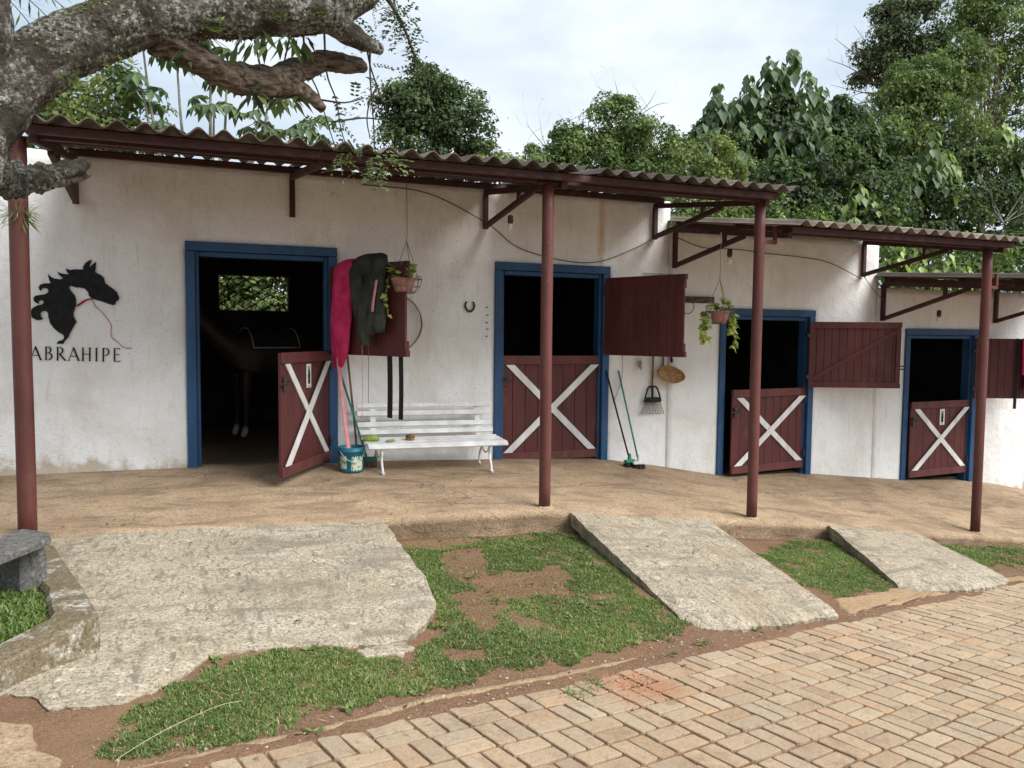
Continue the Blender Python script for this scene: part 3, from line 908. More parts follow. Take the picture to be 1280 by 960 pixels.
MB().box((5.4, .15, -1.0), (8.62, 4.19, -.40)).build('stall_floor', 'stallfloor', B)
MB().box((8.75, .15, -1.3), (11.7, 4.19, -.66)).build('stall_floor', 'stallfloor', B)
for (xa, xb, za, zb, k) in WINS:
    f = MB()
    f.box((xa - .04, 4.17, za - .04), (xb + .04, 4.24, za)).box((xa - .04, 4.17, zb), (xb + .04, 4.24, zb + .04))
    f.box((xa - .04, 4.17, za), (xa, 4.24, zb)).box((xb, 4.17, za), (xb + .04, 4.24, zb))
    win = f.build('window', 'iron', B)
    dw, dh = xb - xa, zb - za
    g = MB()
    n = 5 if k == 0 else 3
    st = dw / 4.2
    sl = .62
    for sgn in (1, -1):
        c0 = -dh / sl
        c = c0
        while c < dw:
            pts = []
            for q in np.linspace(0, 1, 40):
                x = c + q * dh / sl
                if 0 <= x <= dw:
                    pts.append((x, q * dh))
            if len(pts) > 1:
                (x_a, z_a), (x_b, z_b) = pts[0], pts[-1]
                if sgn < 0:
                    x_a, x_b = dw - x_a, dw - x_b
                g.beam((xa + x_a, 4.2 + .004 * sgn, za + z_a), (xa + x_b, 4.2 + .004 * sgn, za + z_b), .014, .016, (0, 1, 0))
            c += st
    g.build('lattice', 'iron', win)

def frame(k):
    a, b, t_, f = DOORS[k]
    m = MB()
    w = .088
    m.box((a, -.03, t_ - w), (b, .06, t_)).build
    fr = MB().box((a, -.032, t_ - w), (b, .055, t_)).build('door_frame', 'blue', B, False, .006)
    for x0, x1, xi in ((a, a + w, a + w + .035), (b - w, b, b - w - .035)):
        zf_ = float(zw((x0 + x1) / 2)) - .03
        MB().box((x0, -.028, zf_), (x1, .055, t_ - w - .002)).build('jamb', 'blue', fr, False, .006)
        xa_, xb_ = (x1 + .002, xi) if xi > x1 else (xi, x0 - .002)
        MB().box((xa_, .02, zf_), (xb_, .15, t_ - w - .004)).build('rebate', 'blue', fr, False, .004)
    MB().box((a + w + .04, .02, t_ - w - .05), (b - w - .04, .15, t_ - w - .004)).build('lintel_stop', 'blue', fr, False, .004)
    return fr
FR = [frame(k) for k in range(4)]

def leaf_T(hx, hy, z, ang):
    """leaf frame: x = from the hinge along the leaf, y = out of its outer face, z up"""
    u = Vector((-math.cos(ang), -math.sin(ang), 0))     # ang 0: closed, hinge on the right, leaf runs to -X
    n = Vector((math.sin(ang), -math.cos(ang), 0))      # outer face when closed = -Y
    return Matrix(((u.x, n.x, 0, hx), (u.y, n.y, 0, hy), (0, 0, 1, z), (0, 0, 0, 1)))

def half_door(hx, hy, z, W, H, ang, np_, sign=False, boltside=True, dz=0):
    T = leaf_T(hx, hy, z, ang)
    m = MB(T)
    m.box((0, 0, 0), (W, .018, .095))
    d = m.build('half_door', 'maroon_rail', B, False, .004)
    MB(T).box((0, 0, H - .10), (W, .018, H)).build('top_rail', 'maroon_rail', d, False, .004)
    pw = W / np_
    for i in range(np_):
        MB(T).box((i * pw + .0022, -.026, .004), ((i + 1) * pw - .0022, -.002 + random.uniform(-.0015, .0015), H - .004)).build('plank', 'maroon', d, False, .003)
    # white saltire: one board over the other
    zl, zh = .10, H - .105
    def board(p, q, y0):
        a, b = Vector((p[0], 0, p[1])), Vector((q[0], 0, q[1]))
        dd = (b - a).normalized()
        hw = .037
        dx = hw / abs(dd.z)
        poly = [(p[0] - dx, p[1]), (p[0] + dx, p[1]), (q[0] + dx, q[1]), (q[0] - dx, q[1])]
        MB(T).prism(poly, (0, y0, 0), (1, 0, 0), (0, 0, 1), (0, 1, 0), .014).build('cross_brace', 'white', d, False, .002)
    x0, x1 = .09, W - .12
    board((x0, zl), (x1, zh), .001)
    board((x1 + .03, zl), (x0 - .02, zh), .0175)
    if boltside:
        b = MB(T)
        b.box((W - .10, .02, H - .34), (W - .02, .027, H - .22))
        b.tube([T.inverted() @ (T @ Vector((W - .13, .036, H - .28))), Vector((W + .05, .036, H - .28))], .008, 8)
        b.tube([Vector((W - .06, .036, H - .28)), Vector((W - .06, .07, H - .24))], .007, 6)
        b.build('bolt', 'iron', d)
    for zz in (.16, H - .2):
        MB(T).box((.0, .02, zz), (.03, .034, zz + .09)).build('hinge', 'iron', d)
    if sign:
        cx, cz = W * .47, H - .235
        s = MB(T).box((cx - .05, .003, cz - .115), (cx + .05, .010, cz + .115)).build('sign_plate', 'paper', d)
        half = [(0, .045), (.008, .06), (.016, .088), (.024, .086), (.018, .055), (.02, .02), (.026, -.01), (.021, -.04), (.026, -.06), (.018, -.082), (0, -.088)]
        poly = [(cx + x, cz + zz + .005) for x, zz in half] + [(cx - x, cz + zz + .005) for x, zz in half[::-1][1:-1]]
        MB(T).prism(poly, (0, .0105, 0), (1, 0, 0), (0, 0, 1), (0, 1, 0), .0015).build('figure', 'black', s)
        MB(T).box((cx - .03, .0105, cz - .104), (cx + .03, .012, cz - .098)).build('printed_line', 'black', s)
    return d
half_door(1.255, -.03, .088, 1.11, 1.135, R(59), 8, True)
half_door(4.435, .045, -.045, 1.262, 1.21, R(0), 8)
half_door(7.53, .03, -.335, 1.30, 1.07, R(7), 9)
half_door(10.60, .03, -.575, 1.25, 1.08, R(4), 9, True)

def shutter(hx, hy, z, W, H, ang, np_, inner=False, zbrace=False):
    """upper leaf swung outwards; ang measured from the wall, 0 = flat on the wall to the right"""
    u = Vector((math.cos(ang), -math.sin(ang), 0))
    n = Vector((-math.sin(ang), -math.cos(ang), 0))
    T = Matrix(((u.x, n.x, 0, hx), (u.y, n.y, 0, hy), (0, 0, 1, z), (0, 0, 0, 1)))
    m = MB(T)
    m.box((0, -.05, .06), (W, -.0245, .15))
    d = m.build('shutter', 'maroon', B, False, .004)
    MB(T).box((0, -.05, H - .15), (W, -.0245, H - .06)).build('ledge', 'maroon', d, False, .004)
    for za in (.0, H - .06):
        MB(T).box((W + .001, -.048, za), (W + .014, -.001, za + .06)).build('end_block', 'maroon', d)
    pw = W / np_
    for i in range(np_):
        MB(T).box((i * pw + .0018, -.024, 0.), ((i + 1) * pw - .0018, random.uniform(-.002, .0015), H)).build('plank', 'maroon', d, False, .003)
    if zbrace:
        f = MB(T)
        f.box((.0, .003, H - .085), (W, .018, H)).box((0, .003, 0), (W, .018, .075))
        f.box((0, .003, .076), (.06, .018, H - .086)).box((W - .06, .003, .076), (W, .018, H - .086))
        f.build('rail', 'maroon', d, False, .003)
        a, b = Vector((.075, 0, .09)), Vector((W - .075, 0, H - .1))
        MB(T).prism([(.062, .078), (.062, .15), (W - .062, H - .088), (W - .062, H - .16)], (0, .003, 0), (1, 0, 0), (0, 0, 1), (0, 1, 0), .013).build('diagonal', 'maroon', d, False, .003)
        MB(T).box((W + .002, -.02, H * .28), (W + .075, -.01, H * .28 + .018)).box((W + .002, -.02, H * .28 + .04), (W + .075, -.01, H * .28 + .058)).build('latch', 'iron', d)
    for zz in (.12, H - .2):
        MB(T).box((-.03, -.03, zz), (.05, .008 if not zbrace else .022, zz + .04)).build('hinge', 'iron', d)
    return d, T
SH1, T1 = shutter(1.262, -.05, 1.185, 1.15, .895, R(62), 9)
SH2, T2 = shutter(4.44, -.05, 1.175, 1.08, .90, R(66), 10)
SH3, T3 = shutter(7.50, -.05, .745, 1.17, .865, R(26), 12, zbrace=True)
SH4, T4 = shutter(10.60, -.05, .535, .85, .875, R(26), 8)

# painted horse-head emblem and lettering on the wall
def wx(u, v_): return (.00109004 * u - .00003106 * v_ - 1.51808, .00005328 * u - .00119903 * v_ - 7e-8 * u * v_ + 2.140676)
def flat(name, polys, mat, y=-.012, parent=B, th=.002):
    m = MB()
    for k, poly in enumerate(polys):
        m.prism([wx(*p) for p in poly], (0, y - .0006 * (k % 4), 0), (1, 0, 0), (0, 0, 1), (0, 1, 0), th)
    return m.build(name, mat, parent)
HORSE = [(570, 88), (553, 125), (550, 150), (575, 122), (600, 105), (597, 150), (592, 180), (640, 205), (660, 225), (668, 262), (700, 285), (740, 312), (765, 335), (768, 350), (780, 372), (772, 392), (755, 400), (748, 420), (735, 428), (700, 420), (660, 405), (600, 388), (565, 378), (545, 355), (540, 330), (515, 305), (480, 297), (445, 295), (410, 283), (395, 292), (415, 325), (440, 355), (450, 385), (450, 430), (432, 480), (432, 515), (455, 550), (430, 595), (405, 640), (395, 668), (365, 700), (358, 718), (310, 718), (308, 708), (325, 695), (350, 690), (362, 672), (355, 650), (320, 632), (285, 600), (258, 565), (245, 520), (242, 485), (225, 470), (200, 475), (188, 490), (190, 510), (200, 525), (215, 522), (195, 538), (160, 540), (130, 525), (115, 500), (115, 475), (130, 450), (160, 432), (200, 422), (212, 408), (205, 394), (190, 390), (175, 402), (178, 418), (155, 412), (138, 395), (135, 375), (150, 358), (180, 352), (215, 348), (240, 335), (245, 318), (235, 302), (210, 300), (194, 312), (190, 325), (177, 310), (175, 290), (190, 272), (220, 265), (262, 264), (250, 240), (240, 193), (262, 215), (290, 230), (330, 235), (352, 227), (325, 205), (308, 177), (335, 190), (380, 197), (396, 197), (380, 180), (372, 154), (400, 165), (440, 160), (480, 162), (500, 162), (502, 140), (520, 112), (545, 95)]
emb = flat('horse_emblem', [HORSE], 'black')
flat('neck_strap', [[(455, 428), (500, 395), (540, 379), (572, 376), (572, 386), (540, 391), (505, 412), (460, 442)]], 'red', -.0145, emb)
rein = spline([(x, y, 0) for x, y in [(570, 384), (580, 405), (600, 440), (650, 485), (700, 545), (720, 585), (715, 630), (725, 672), (765, 700), (800, 735), (835, 748), (878, 750)]], 8)
q_ = []
for i in range(len(rein) - 1):
    a, b = rein[i], rein[i + 1]
    d = (b - a) / (np.linalg.norm(b - a) + 1e-9)
    nx, ny = -d[1] * 2.4, d[0] * 2.4
    q_.append([(a[0] - nx, a[1] - ny), (b[0] - nx, b[1] - ny), (b[0] + nx, b[1] + ny), (a[0] + nx, a[1] + ny)])
flat('rein', q_, 'red', -.0135, emb)
def stroke(a, b, w):
    dx, dy = b[0] - a[0], b[1] - a[1]
    l = math.hypot(dx, dy)
    nx, ny = -dy / l * w / 2, dx / l * w / 2
    return [(a[0] - nx, a[1] - ny), (b[0] - nx, b[1] - ny), (b[0] + nx, b[1] + ny), (a[0] + nx, a[1] + ny)]
def vstroke(x, w): return [(x - w / 2, 0), (x + w / 2, 0), (x + w / 2, 100), (x - w / 2, 100)]
def arc(cx, cy, rx, ry, a0, a1, w0, w1, n=10):
    out = []
    for i in range(n):
        t0, t1 = a0 + (a1 - a0) * i / n, a0 + (a1 - a0) * (i + 1) / n
        f = lambda t_: w0 + (w1 - w0) * abs(math.cos(t_))
        p = lambda t_, k: (cx + (rx + k * f(t_) / 2) * math.cos(t_), cy + (ry + k * f(t_) / 2) * math.sin(t_))
        out.append([p(t0, -1), p(t1, -1), p(t1, 1), p(t0, 1)])
    return out
def serif(x, y, w=18): return [(x - w / 2, y - 2), (x + w / 2, y - 2), (x + w / 2, y + 2), (x - w / 2, y + 2)]
HP = math.pi / 2
GL = {
    'A': [stroke((10, 100), (47, 0), 6), stroke((45, 0), (86, 100), 13), stroke((24, 66), (72, 66), 5), serif(10, 98), serif(86, 98, 22)],
    'B': [vstroke(14, 12), serif(14, 2), serif(14, 98)] + arc(26, 25, 22, 23, -HP, HP, 4, 12) + arc(28, 73, 29, 25, -HP, HP, 4, 13) + [stroke((14, 2), (28, 2), 4), stroke((14, 48), (30, 48), 4), stroke((14, 98), (30, 98), 4)],
    'R': [vstroke(14, 12), serif(14, 2), serif(14, 98)] + arc(28, 26, 24, 24, -HP, HP, 4, 12) + [stroke((14, 2), (29, 2), 4), stroke((14, 50), (29, 50), 4), stroke((28, 50), (72, 100), 12), serif(72, 98, 14)],
    'H': [vstroke(14, 12), vstroke(66, 12), stroke((14, 48), (66, 48), 5)] + [serif(x, y) for x in (14, 66) for y in (2, 98)],
    'I': [vstroke(6, 12), serif(6, 2), serif(6, 98)],
    'P': [vstroke(12, 12), serif(12, 2), serif(12, 98)] + arc(28, 28, 26, 26, -HP, HP, 4, 12) + [stroke((12, 2), (29, 2), 4), stroke((12, 54), (29, 54), 4)],
    'E': [vstroke(12, 12), stroke((8, 2.5), (54, 2.5), 5), stroke((12, 48), (46, 48), 5), stroke((8, 97.5), (56, 97.5), 5), stroke((52, 0), (52, 14), 4), stroke((54, 86), (54, 100), 4), stroke((45, 40), (45, 56), 4)],
}
for ch, x, yt in (('A', 105, 738), ('B', 215, 738), ('R', 300, 742), ('A', 386, 744), ('H', 489, 746), ('I', 599, 747), ('P', 646, 749), ('E', 733, 750)):
    flat('letter', [[(x + px, yt + py * 1.02) for px, py in poly] for poly in GL[ch]], 'black', -.0125)

# ================================================================== CANOPIES
LAM = .17
def sheet_mesh(nw, L):
    n = int(nw * 10)
    W = nw * LAM
    vs, fs = [], []
    ny = 5
    for i in range(n + 1):
        x = W * i / n
        z = .027 * (1 - math.cos(2 * math.pi * x / LAM))
        sag = 0
        for j in range(ny):
            y = L * j / (ny - 1)
            vs += [(x, y, z + .0065), (x, y, z)]
    st = 2 * ny
    for i in range(n):
        for j in range(ny - 1):
            a, b = i * st + 2 * j, (i + 1) * st + 2 * j
            fs += [(a, b, b + 2, a + 2), (a + 1, a + 3, b + 3, b + 1)]
        a, b = i * st, (i + 1) * st
        fs += [(a, a + 1, b + 1, b), (a + st - 2, b + st - 2, b + st - 1, a + st - 1)]
    for j in range(ny - 1):
        a, b = 2 * j, n * st + 2 * j
        fs += [(a, a + 2, a + 3, a + 1), (b, b + 1, b + 3, b + 2)]
    me = bpy.data.meshes.new('roofing_sheet')
    me.from_pydata(vs, [], fs)
    me.polygons.foreach_set('use_smooth', [True] * len(me.polygons))
    me.materials.append(MT['sheet'])
    me.set_sharp_from_angle(angle=R(50))
    return me
def canopy(x0, x1, zeave, slope, label, stubs, posts, zwall, vfront=2.25, vback=-.16, vbeam=1.95):
    root = thing('porch_canopy', (x0, -vbeam, zeave), label, 'canopy', 'lean-to canopies stepping down along the stable')
    tl = math.tan(slope)
    zs_ = lambda v_: zeave + (vfront - v_) * tl          # underside of the troughs
    nsh = max(1, round((x1 - x0) / (6 * LAM)))
    me = sheet_mesh((x1 - x0) / nsh / LAM + .5, (vfront - vback) / math.cos(slope))
    for k in range(nsh):
        o = bpy.data.objects.new('roofing_sheet', me)
        C.objects.link(o)
        o.parent = root
        dx = (x1 - x0) / nsh * k
        dx = round(dx / LAM) * LAM
        o.location = Vector((x0 + dx, -vfront + random.uniform(-.025, .012), zeave + .0075 * (k % 2) + .002)) - root.location
        o.rotation_euler = (slope, 0, 0)
    e0, e1 = x0 + .03, x1 - .03
    def purl(v_, h, w=.055, lip=True):
        z = zs_(v_) - .004
        m = MB()
        m.box((e0, -v_ - w / 2, z - h), (e1, -v_ - w / 2 + .008, z))
        m.box((e0, -v_ - w / 2, z - .008), (e1, -v_ + w / 2, z))
        m.box((e0, -v_ - w / 2 + .009, z - h), (e1, -v_ + w / 2, z - h + .008))
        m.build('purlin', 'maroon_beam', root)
        return z - h
    purl(vbeam + .17, .062)
    zb = purl(vbeam, .085)
    purl(1.25, .05)
    purl(.12, .06)
    for sx in stubs:
        # rafter under the purlins, wall stub, diagonal brace, short hanger
        ra = lambda v_: zs_(v_) - .095
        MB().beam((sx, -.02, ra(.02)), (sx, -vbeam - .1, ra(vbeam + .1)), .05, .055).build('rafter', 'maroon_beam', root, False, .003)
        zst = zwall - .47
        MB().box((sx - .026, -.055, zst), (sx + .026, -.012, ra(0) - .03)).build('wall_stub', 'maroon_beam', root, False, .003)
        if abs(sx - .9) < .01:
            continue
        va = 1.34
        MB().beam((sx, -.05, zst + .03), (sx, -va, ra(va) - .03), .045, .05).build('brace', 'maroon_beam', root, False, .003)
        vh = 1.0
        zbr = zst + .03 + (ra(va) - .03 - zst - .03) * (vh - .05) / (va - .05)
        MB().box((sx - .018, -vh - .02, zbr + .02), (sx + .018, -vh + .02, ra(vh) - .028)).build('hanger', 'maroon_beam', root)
    for px, pv, pr in posts:
        zb0 = float(porch(px, -pv)) - .06
        m = MB()
        pts = [(px + .0015 * math.sin(q * 7), -pv, zb0 + (zb - .0 - zb0) * q / 12) for q in range(13)]
        m.tube(pts, pr, 20)
        m.build('post', 'maroon_post', root, True)
        zc = float(porch(px, -pv))
        ft = MB()
        ft.lathe([(pr + .03 + .0, -.03), (pr + .026, .004), (pr + .012, .012), (pr + .0005, .016)], 14, (px, -pv, zc))
        ft.v = [v_ + Vector((.008 * fbm(v_.x, v_.y, 30, 1), .006 * fbm(v_.y, v_.x, 30, 2), .004 * fbm(v_.x, v_.y, 40, 3))) for v_ in ft.v]
        ft.build('mortar_collar', 'porch', root, True)
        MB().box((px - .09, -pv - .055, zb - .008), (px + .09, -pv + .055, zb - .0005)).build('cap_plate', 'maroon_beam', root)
    return root, zs_
CA1, ZS1 = canopy(-1.08, 5.20, 2.765, R(7.4), 'highest canopy of brown corrugated sheets, over the two upper stalls', (-1.02, .90, 2.96, 5.12), [(-1.13, 1.97, .060), (2.84, 1.97, .0515), (5.10, 1.97, .0515)], 3.03)
CA2, ZS2 = canopy(5.32, 8.46, 2.462, R(8.3), 'middle canopy of grey corrugated sheets above the third stall door', (5.41, 8.41), [(8.25, 1.97, .0515)], 2.70)
CA3, ZS3 = canopy(8.64, 11.95, 2.075, R(4.3), 'lowest corrugated canopy, farthest down the slope at the right edge', (8.79, 11.0), [(11.75, 1.97, .0515)], 2.11)
for root, px, zt in ((CA1, 5.10, 2.34), (CA2, 8.25, 1.99)):
    m = MB()
    m.beam((px + .04, -1.95, zt), (px + .26, -1.90, zt), .03, .035).beam((px + .245, -1.903, zt + .0185), (px + .245, -1.903, zt + .16), .03, .03, (1, 0, 0))
    m.build('post_bracket', 'maroon_post', root)

# ================================================================== LAMPS, CABLES
def lampholder(p, label):
    r_ = thing('lamp_holder', p, label, 'lamp')
    MB().lathe([(.012, .07), (.028, .06), (.03, .0), (.022, -.02)], 12, p, True).build('socket', 'cable', r_, True)
    MB().ball((p[0], p[1], p[2] - .055), (.03, .03, .042)).build('bulb', 'bulb', r_, True)
lampholder((3.05, -.55, 2.58), 'small unlit bulb hanging by the brace left of the middle post')
lampholder((5.47, -1.02, 2.30), 'pale unlit bulb under the brace beside the second hanging planter')
lampholder((9.35, -.45, 1.72), 'pale unlit bulb under the lowest canopy above the fourth door')
def cable(pts, label, r=.005):
    tag(MB().tube(spline(pts, .06), r, 6).build('cable', 'cable', None, True), label, 'cable')
cable([(1.6, -.02, 2.94), (2.3, -.03, 2.90), (2.97, -.05, 2.62), (3.35, -.03, 2.38), (3.9, -.03, 2.26), (4.35, -.03, 2.26), (4.8, -.03, 2.42), (5.12, -.05, 2.58)], 'black cable sagging across the wall above the second door')
cable([(5.42, -.05, 2.6), (5.8, -.03, 2.5), (6.3, -.03, 2.5), (6.8, -.03, 2.47), (7.3, -.03, 2.45), (7.8, -.03, 2.4), (8.38, -.04, 2.2)], 'thin cable drooping across the wall above the third door')
cable([(8.4, -.05, 2.24), (8.55, -.12, 2.02), (8.72, -.1, 1.93), (8.8, -.05, 2.0)], 'short black cable loop where the middle and lowest roofs meet')

# ================================================================== WALL THINGS
# horseshoe
m = MB()
pts = [(2.787 + .052 * math.sin(a) * (1.0 - .12 * math.cos(a)), -.02, 1.712 - .058 * math.cos(a)) for a in np.linspace(-2.55, 2.55, 26)]
m.tube(pts, [.009 + .0035 * math.cos(a * .55) for a in np.linspace(-2.55, 2.55, 26)], 8)
tag(m.build('horseshoe', 'iron', None, True), 'dark iron horseshoe nailed to the wall left of the second door', 'horseshoe')
# peg row in the wall by door 2
for k, z in enumerate((1.70, 1.615, 1.53, 1.46, 1.38)):
    x = 2.985 + .008 * (k % 2)
    tag(MB().tube([(x, 0.01, z), (x + .004, -.035, z + .004)], .006, 6).build('wall_nail', 'iron', None), ('topmost', 'second', 'middle', 'fourth', 'lowest')[k] + ' small rusty nail in the column beside the second door frame', 'nail', 'nails beside the second door')

# hose coil behind shutter 1
m = MB()
pts = []
for k in range(130):
    a = 2 * math.pi * k / 40
    pts.append((1.93 + (.30 + .006 * math.sin(a * 3.1)) * math.cos(a), -.04 - .012 * k / 65, 1.51 + (.31 + .006 * math.cos(a * 2.3)) * math.sin(a)))
m.tube(pts, .0065, 8)
tag(m.build('hose_coil', 'hose', None, True), 'coil of thin yellowish hose hung on the wall behind the first shutter', 'hose')

# jackets hung over the first shutter
def loft(T, rows, mat, name, label, amp, freq, seed, close=False, parent=None):
    """rows: (z, centre x, half width, centre y, half thickness) in shutter space"""
    R_ = spline([(c, y, z, h, th) for z, c, h, y, th in rows], .022)
    n = 44
    vs, fs = [], []
    for i, (c, y, z, h, th) in enumerate(R_):
        for k in range(n):
            a = 2 * math.pi * k / n
            ca, sa = math.cos(a), math.sin(a)
            px = c + h * math.copysign(abs(ca) ** .75, ca)
            fold = amp * (math.sin(px * freq + 3 * mn.noise(Vector((px * 3, z * 1.6, seed)))) * .6 + mn.noise(Vector((px * 9, z * 3.0, seed))) + .5 * mn.noise(Vector((px * 20, z * 8, seed + 2))))
            py = y + (th + fold * min(1, i / 5)) * math.copysign(abs(sa) ** .8, sa)
            px += amp * .7 * mn.noise(Vector((z * 7, seed, a)))
            vs.append((px, py, z + .35 * amp * mn.noise(Vector((px * 12, seed, z * 5)))))
    for i in range(len(R_) - 1):
        for k in range(n):
            fs.append((i * n + k, i * n + (k + 1) % n, (i + 1) * n + (k + 1) % n, (i + 1) * n + k))
    fs.append(tuple(range(n)))
    if close:
        fs.append(tuple((len(R_) - 1) * n + k for k in range(n)))
    o = MB(T).add(vs, fs).build(name, mat, parent, True)
    if label:
        tag(o, label, 'jacket')
    return o
loft(T1, [(.955, .36, .05, .0, .028), (.935, .34, .10, .01, .042), (.86, .31, .145, .045, .046), (.70, .285, .155, .055, .045), (.5, .27, .155, .058, .045), (.3, .265, .15, .06, .044), (.12, .25, .135, .06, .042), (.02, .24, .12, .058, .038), (-.06, .225, .10, .055, .032), (-.11, .205, .075, .052, .026), (-.145, .185, .04, .05, .018)], 'pink', 'pink_jacket', 'bright pink jacket draped over the first shutter', .022, 30, 3.3, True)
jk = loft(T1, [(.985, .70, .10, -.02, .03), (.97, .69, .19, .0, .045), (.93, .67, .25, .03, .06), (.82, .69, .245, .07, .05), (.65, .735, .205, .085, .045), (.48, .785, .165, .088, .042), (.36, .83, .13, .088, .04), (.27, .86, .09, .085, .036), (.22, .875, .05, .082, .03)], 'olive', 'olive_jacket', 'dark olive grey jacket bunched over the first shutter', .034, 36, 8.1, True)
loft(T1, [(.93, .56, .07, .05, .035), (.80, .56, .095, .10, .04), (.62, .60, .092, .12, .04), (.45, .645, .088, .125, .042), (.30, .68, .085, .125, .042), (.18, .70, .078, .12, .042), (.11, .705, .066, .118, .04)], 'olive', 'sleeve', None, .02, 44, 2.7, False, jk)
loft(T1, [(.90, .80, .07, .04, .04), (.75, .84, .08, .09, .04), (.58, .86, .075, .105, .04), (.42, .83, .07, .11, .04), (.30, .79, .065, .11, .04), (.20, .77, .055, .105, .035)], 'olive', 'sleeve', None, .02, 40, 6.2, False, jk)
def band_local(T, name, pts, hw, mat, label=None, cat=None, parent=None, th=.004):
    o = MB(T).strip(spline(pts, .03), (hw, 0, 0), (0, th, 0)).build(name, mat, parent, True)
    return tag(o, label, cat) if label else o
band_local(T1, 'pink_strap', [(.90, .135, .72), (.885, .14, .62), (.865, .145, .52), (.845, .14, .42)], .017, 'pinkpale', parent=jk)
# black straps behind shutter 1, hanging below it
for k, (x, zb_) in enumerate(((.86, -.60), (1.02, -.605))):
    o = MB(T1).strip(spline([(x, -.056, .5), (x, -.057, .1), (x + .004, -.06, -.3), (x, -.058, zb_)], .05), (.036 - .006 * k, 0, 0), (0, -.004, 0)).build('hanging_strap', 'rubber', None)
    tag(o, ('wider' if k == 0 else 'narrower') + ' black webbing strap hanging below the first shutter', 'strap')
def string(pts, mat, label, r=.0022):
    tag(MB().tube(spline(pts, .04), r, 5).build('string', mat, None, True), label, 'string')
def T1w(x, y, z): return tuple(T1 @ Vector((x, y, z)))
string([T1w(.55, .02, .3), T1w(.555, .03, 0), T1w(.56, .03, -.3), T1w(.55, .03, -.62)], 'pinkpale', 'thin pink cord hanging below the olive jacket', .003)
string([T1w(.66, .04, .2), T1w(.665, .04, -.1), T1w(.66, .04, -.46)], 'string', 'thin dark cord hanging beside the black straps', .003)
# pale pink lead strap from jacket into the bucket
m = MB()
P0 = [T1w(.24, .075, -.02), T1w(.25, .078, -.14), (1.33, -.42, .72), (1.355, -.44, .45), (1.38, -.47, .22), (1.385, -.475, .13)]
m.strip(spline(P0, .04), (.020, .007, 0), (.002, -.004, 0))
tag(m.build('lead_strap', 'pinkpale', None, True), 'pale pink strap hanging from the pink jacket into the blue bucket', 'strap')
# dark stick and teal broom behind the bucket
tag(MB().tube([(1.53, -.16, .0), (1.50, -.1, .5), (1.44, -.05, 1.17)], .011, 8, bumpy=.06).build('leaning_stick', 'wood', None, True), 'brown wooden stick leaning on the wall beside the bucket', 'stick')
tb = thing('teal_broom', (1.62, -.28, .02), 'teal handled broom leaning on the wall behind the blue bucket', 'broom')
MB().tube([(1.60, -.26, .12), (1.5, -.17, .5), (1.37, -.05, .98)], .0105, 10).build('handle', 'teal', tb, True)
MB().beam((1.52, -.24, .11), (1.70, -.29, .11), .035, .05).build('head', 'teal', tb, False, .006)
bm_ = MB()
for i in range(26):
    f = i / 25
    x, y = 1.525 + .17 * f, -.242 - .047 * f
    bm_.tube([(x, y + random.uniform(-.01, .01), .09), (x + random.uniform(-.01, .01), y + random.uniform(-.02, .02), .025)], .004, 4)
tag(bm_.build('bristles', 'maroon', tb), kind='stuff')

# bucket
bk = thing('bucket', (1.415, -.39, .018), 'blue plastic bucket with a torn label beside the first door', 'bucket')
o_ = (1.415, -.39, .018)
MB().lathe([(.0, .004), (.115, .004), (.117, .0), (.120, .01), (.136, .20), (.143, .205), (.143, .222), (.139, .225), (.141, .245), (.139, .25), (.131, .25), (.128, .2), (.112, .015), (.0, .012)], 28, o_).build('shell', 'bucket', bk, True)
lab = MB()
for a0, a1, z0, z1 in ((-2.75, -2.1, .04, .165), (-1.75, -.75, .025, .16)):
    vs, fs = [], []
    for i in range(13):
        a = a0 + (a1 - a0) * i / 12
        for z in (z0 + .012 * math.sin(i * 1.9), z1 - .014 * math.sin(i * 2.6 + 1)):
            r_ = .1195 + (.136 - .12) * (z - .01) / .19 + .0022
            vs.append((o_[0] + r_ * math.cos(a), o_[1] + r_ * math.sin(a), o_[2] + z))
    fs = [(2 * i, 2 * i + 2, 2 * i + 3, 2 * i + 1) for i in range(12)]
    lab.add(vs, fs)
lab.build('label_paper', simple('bucket_label', (.12, .3, .16), (.62, .64, .52), 22, .6, .3, 0, 0, (1, 1, 1), 0, 0, .42, .5), bk)
MB().tube([(o_[0] + .142 * math.cos(a), o_[1] + .142 * math.sin(a) - .03 * math.sin((a + 2.6) / 2.1 * math.pi) * .5, o_[2] + .215 - .10 * math.sin((a + 2.6) / 2.1 * math.pi)) for a in np.linspace(-2.6, -.5, 20)], .003, 6).build('bail', 'white_iron', bk, True)

# bench
bz = lambda x: float(porch(x, -.4))
be = thing('garden_bench', (2.25, -.42, bz(2.25)), 'white slatted bench with curly iron legs against the wall', 'bench')
def slat(x0, x1, p, w, h, tilt, warp=0.):
    m = MB()
    n = 10
    vs, fs = [], []
    c, s = math.cos(tilt), math.sin(tilt)
    for i in range(n + 1):
        x = x0 + (x1 - x0) * i / n
        dz = warp * math.sin(math.pi * i / n)
        for a, b in ((-w / 2, -h / 2), (w / 2, -h / 2), (w / 2, h / 2), (-w / 2, h / 2)):
            vs.append((x, -(p[0] + a * c - b * s), p[1] + a * s + b * c + dz - .012 * (x - 2.25)))
    for i in range(n):
        for k in range(4):
            fs.append((i * 4 + k, i * 4 + (k + 1) % 4, i * 4 + 4 + (k + 1) % 4, i * 4 + 4 + k))
    fs += [(3, 2, 1, 0), tuple(n * 4 + k for k in range(4))]
    m.add(vs, fs).build('slat', 'white_iron', be, False, .004)
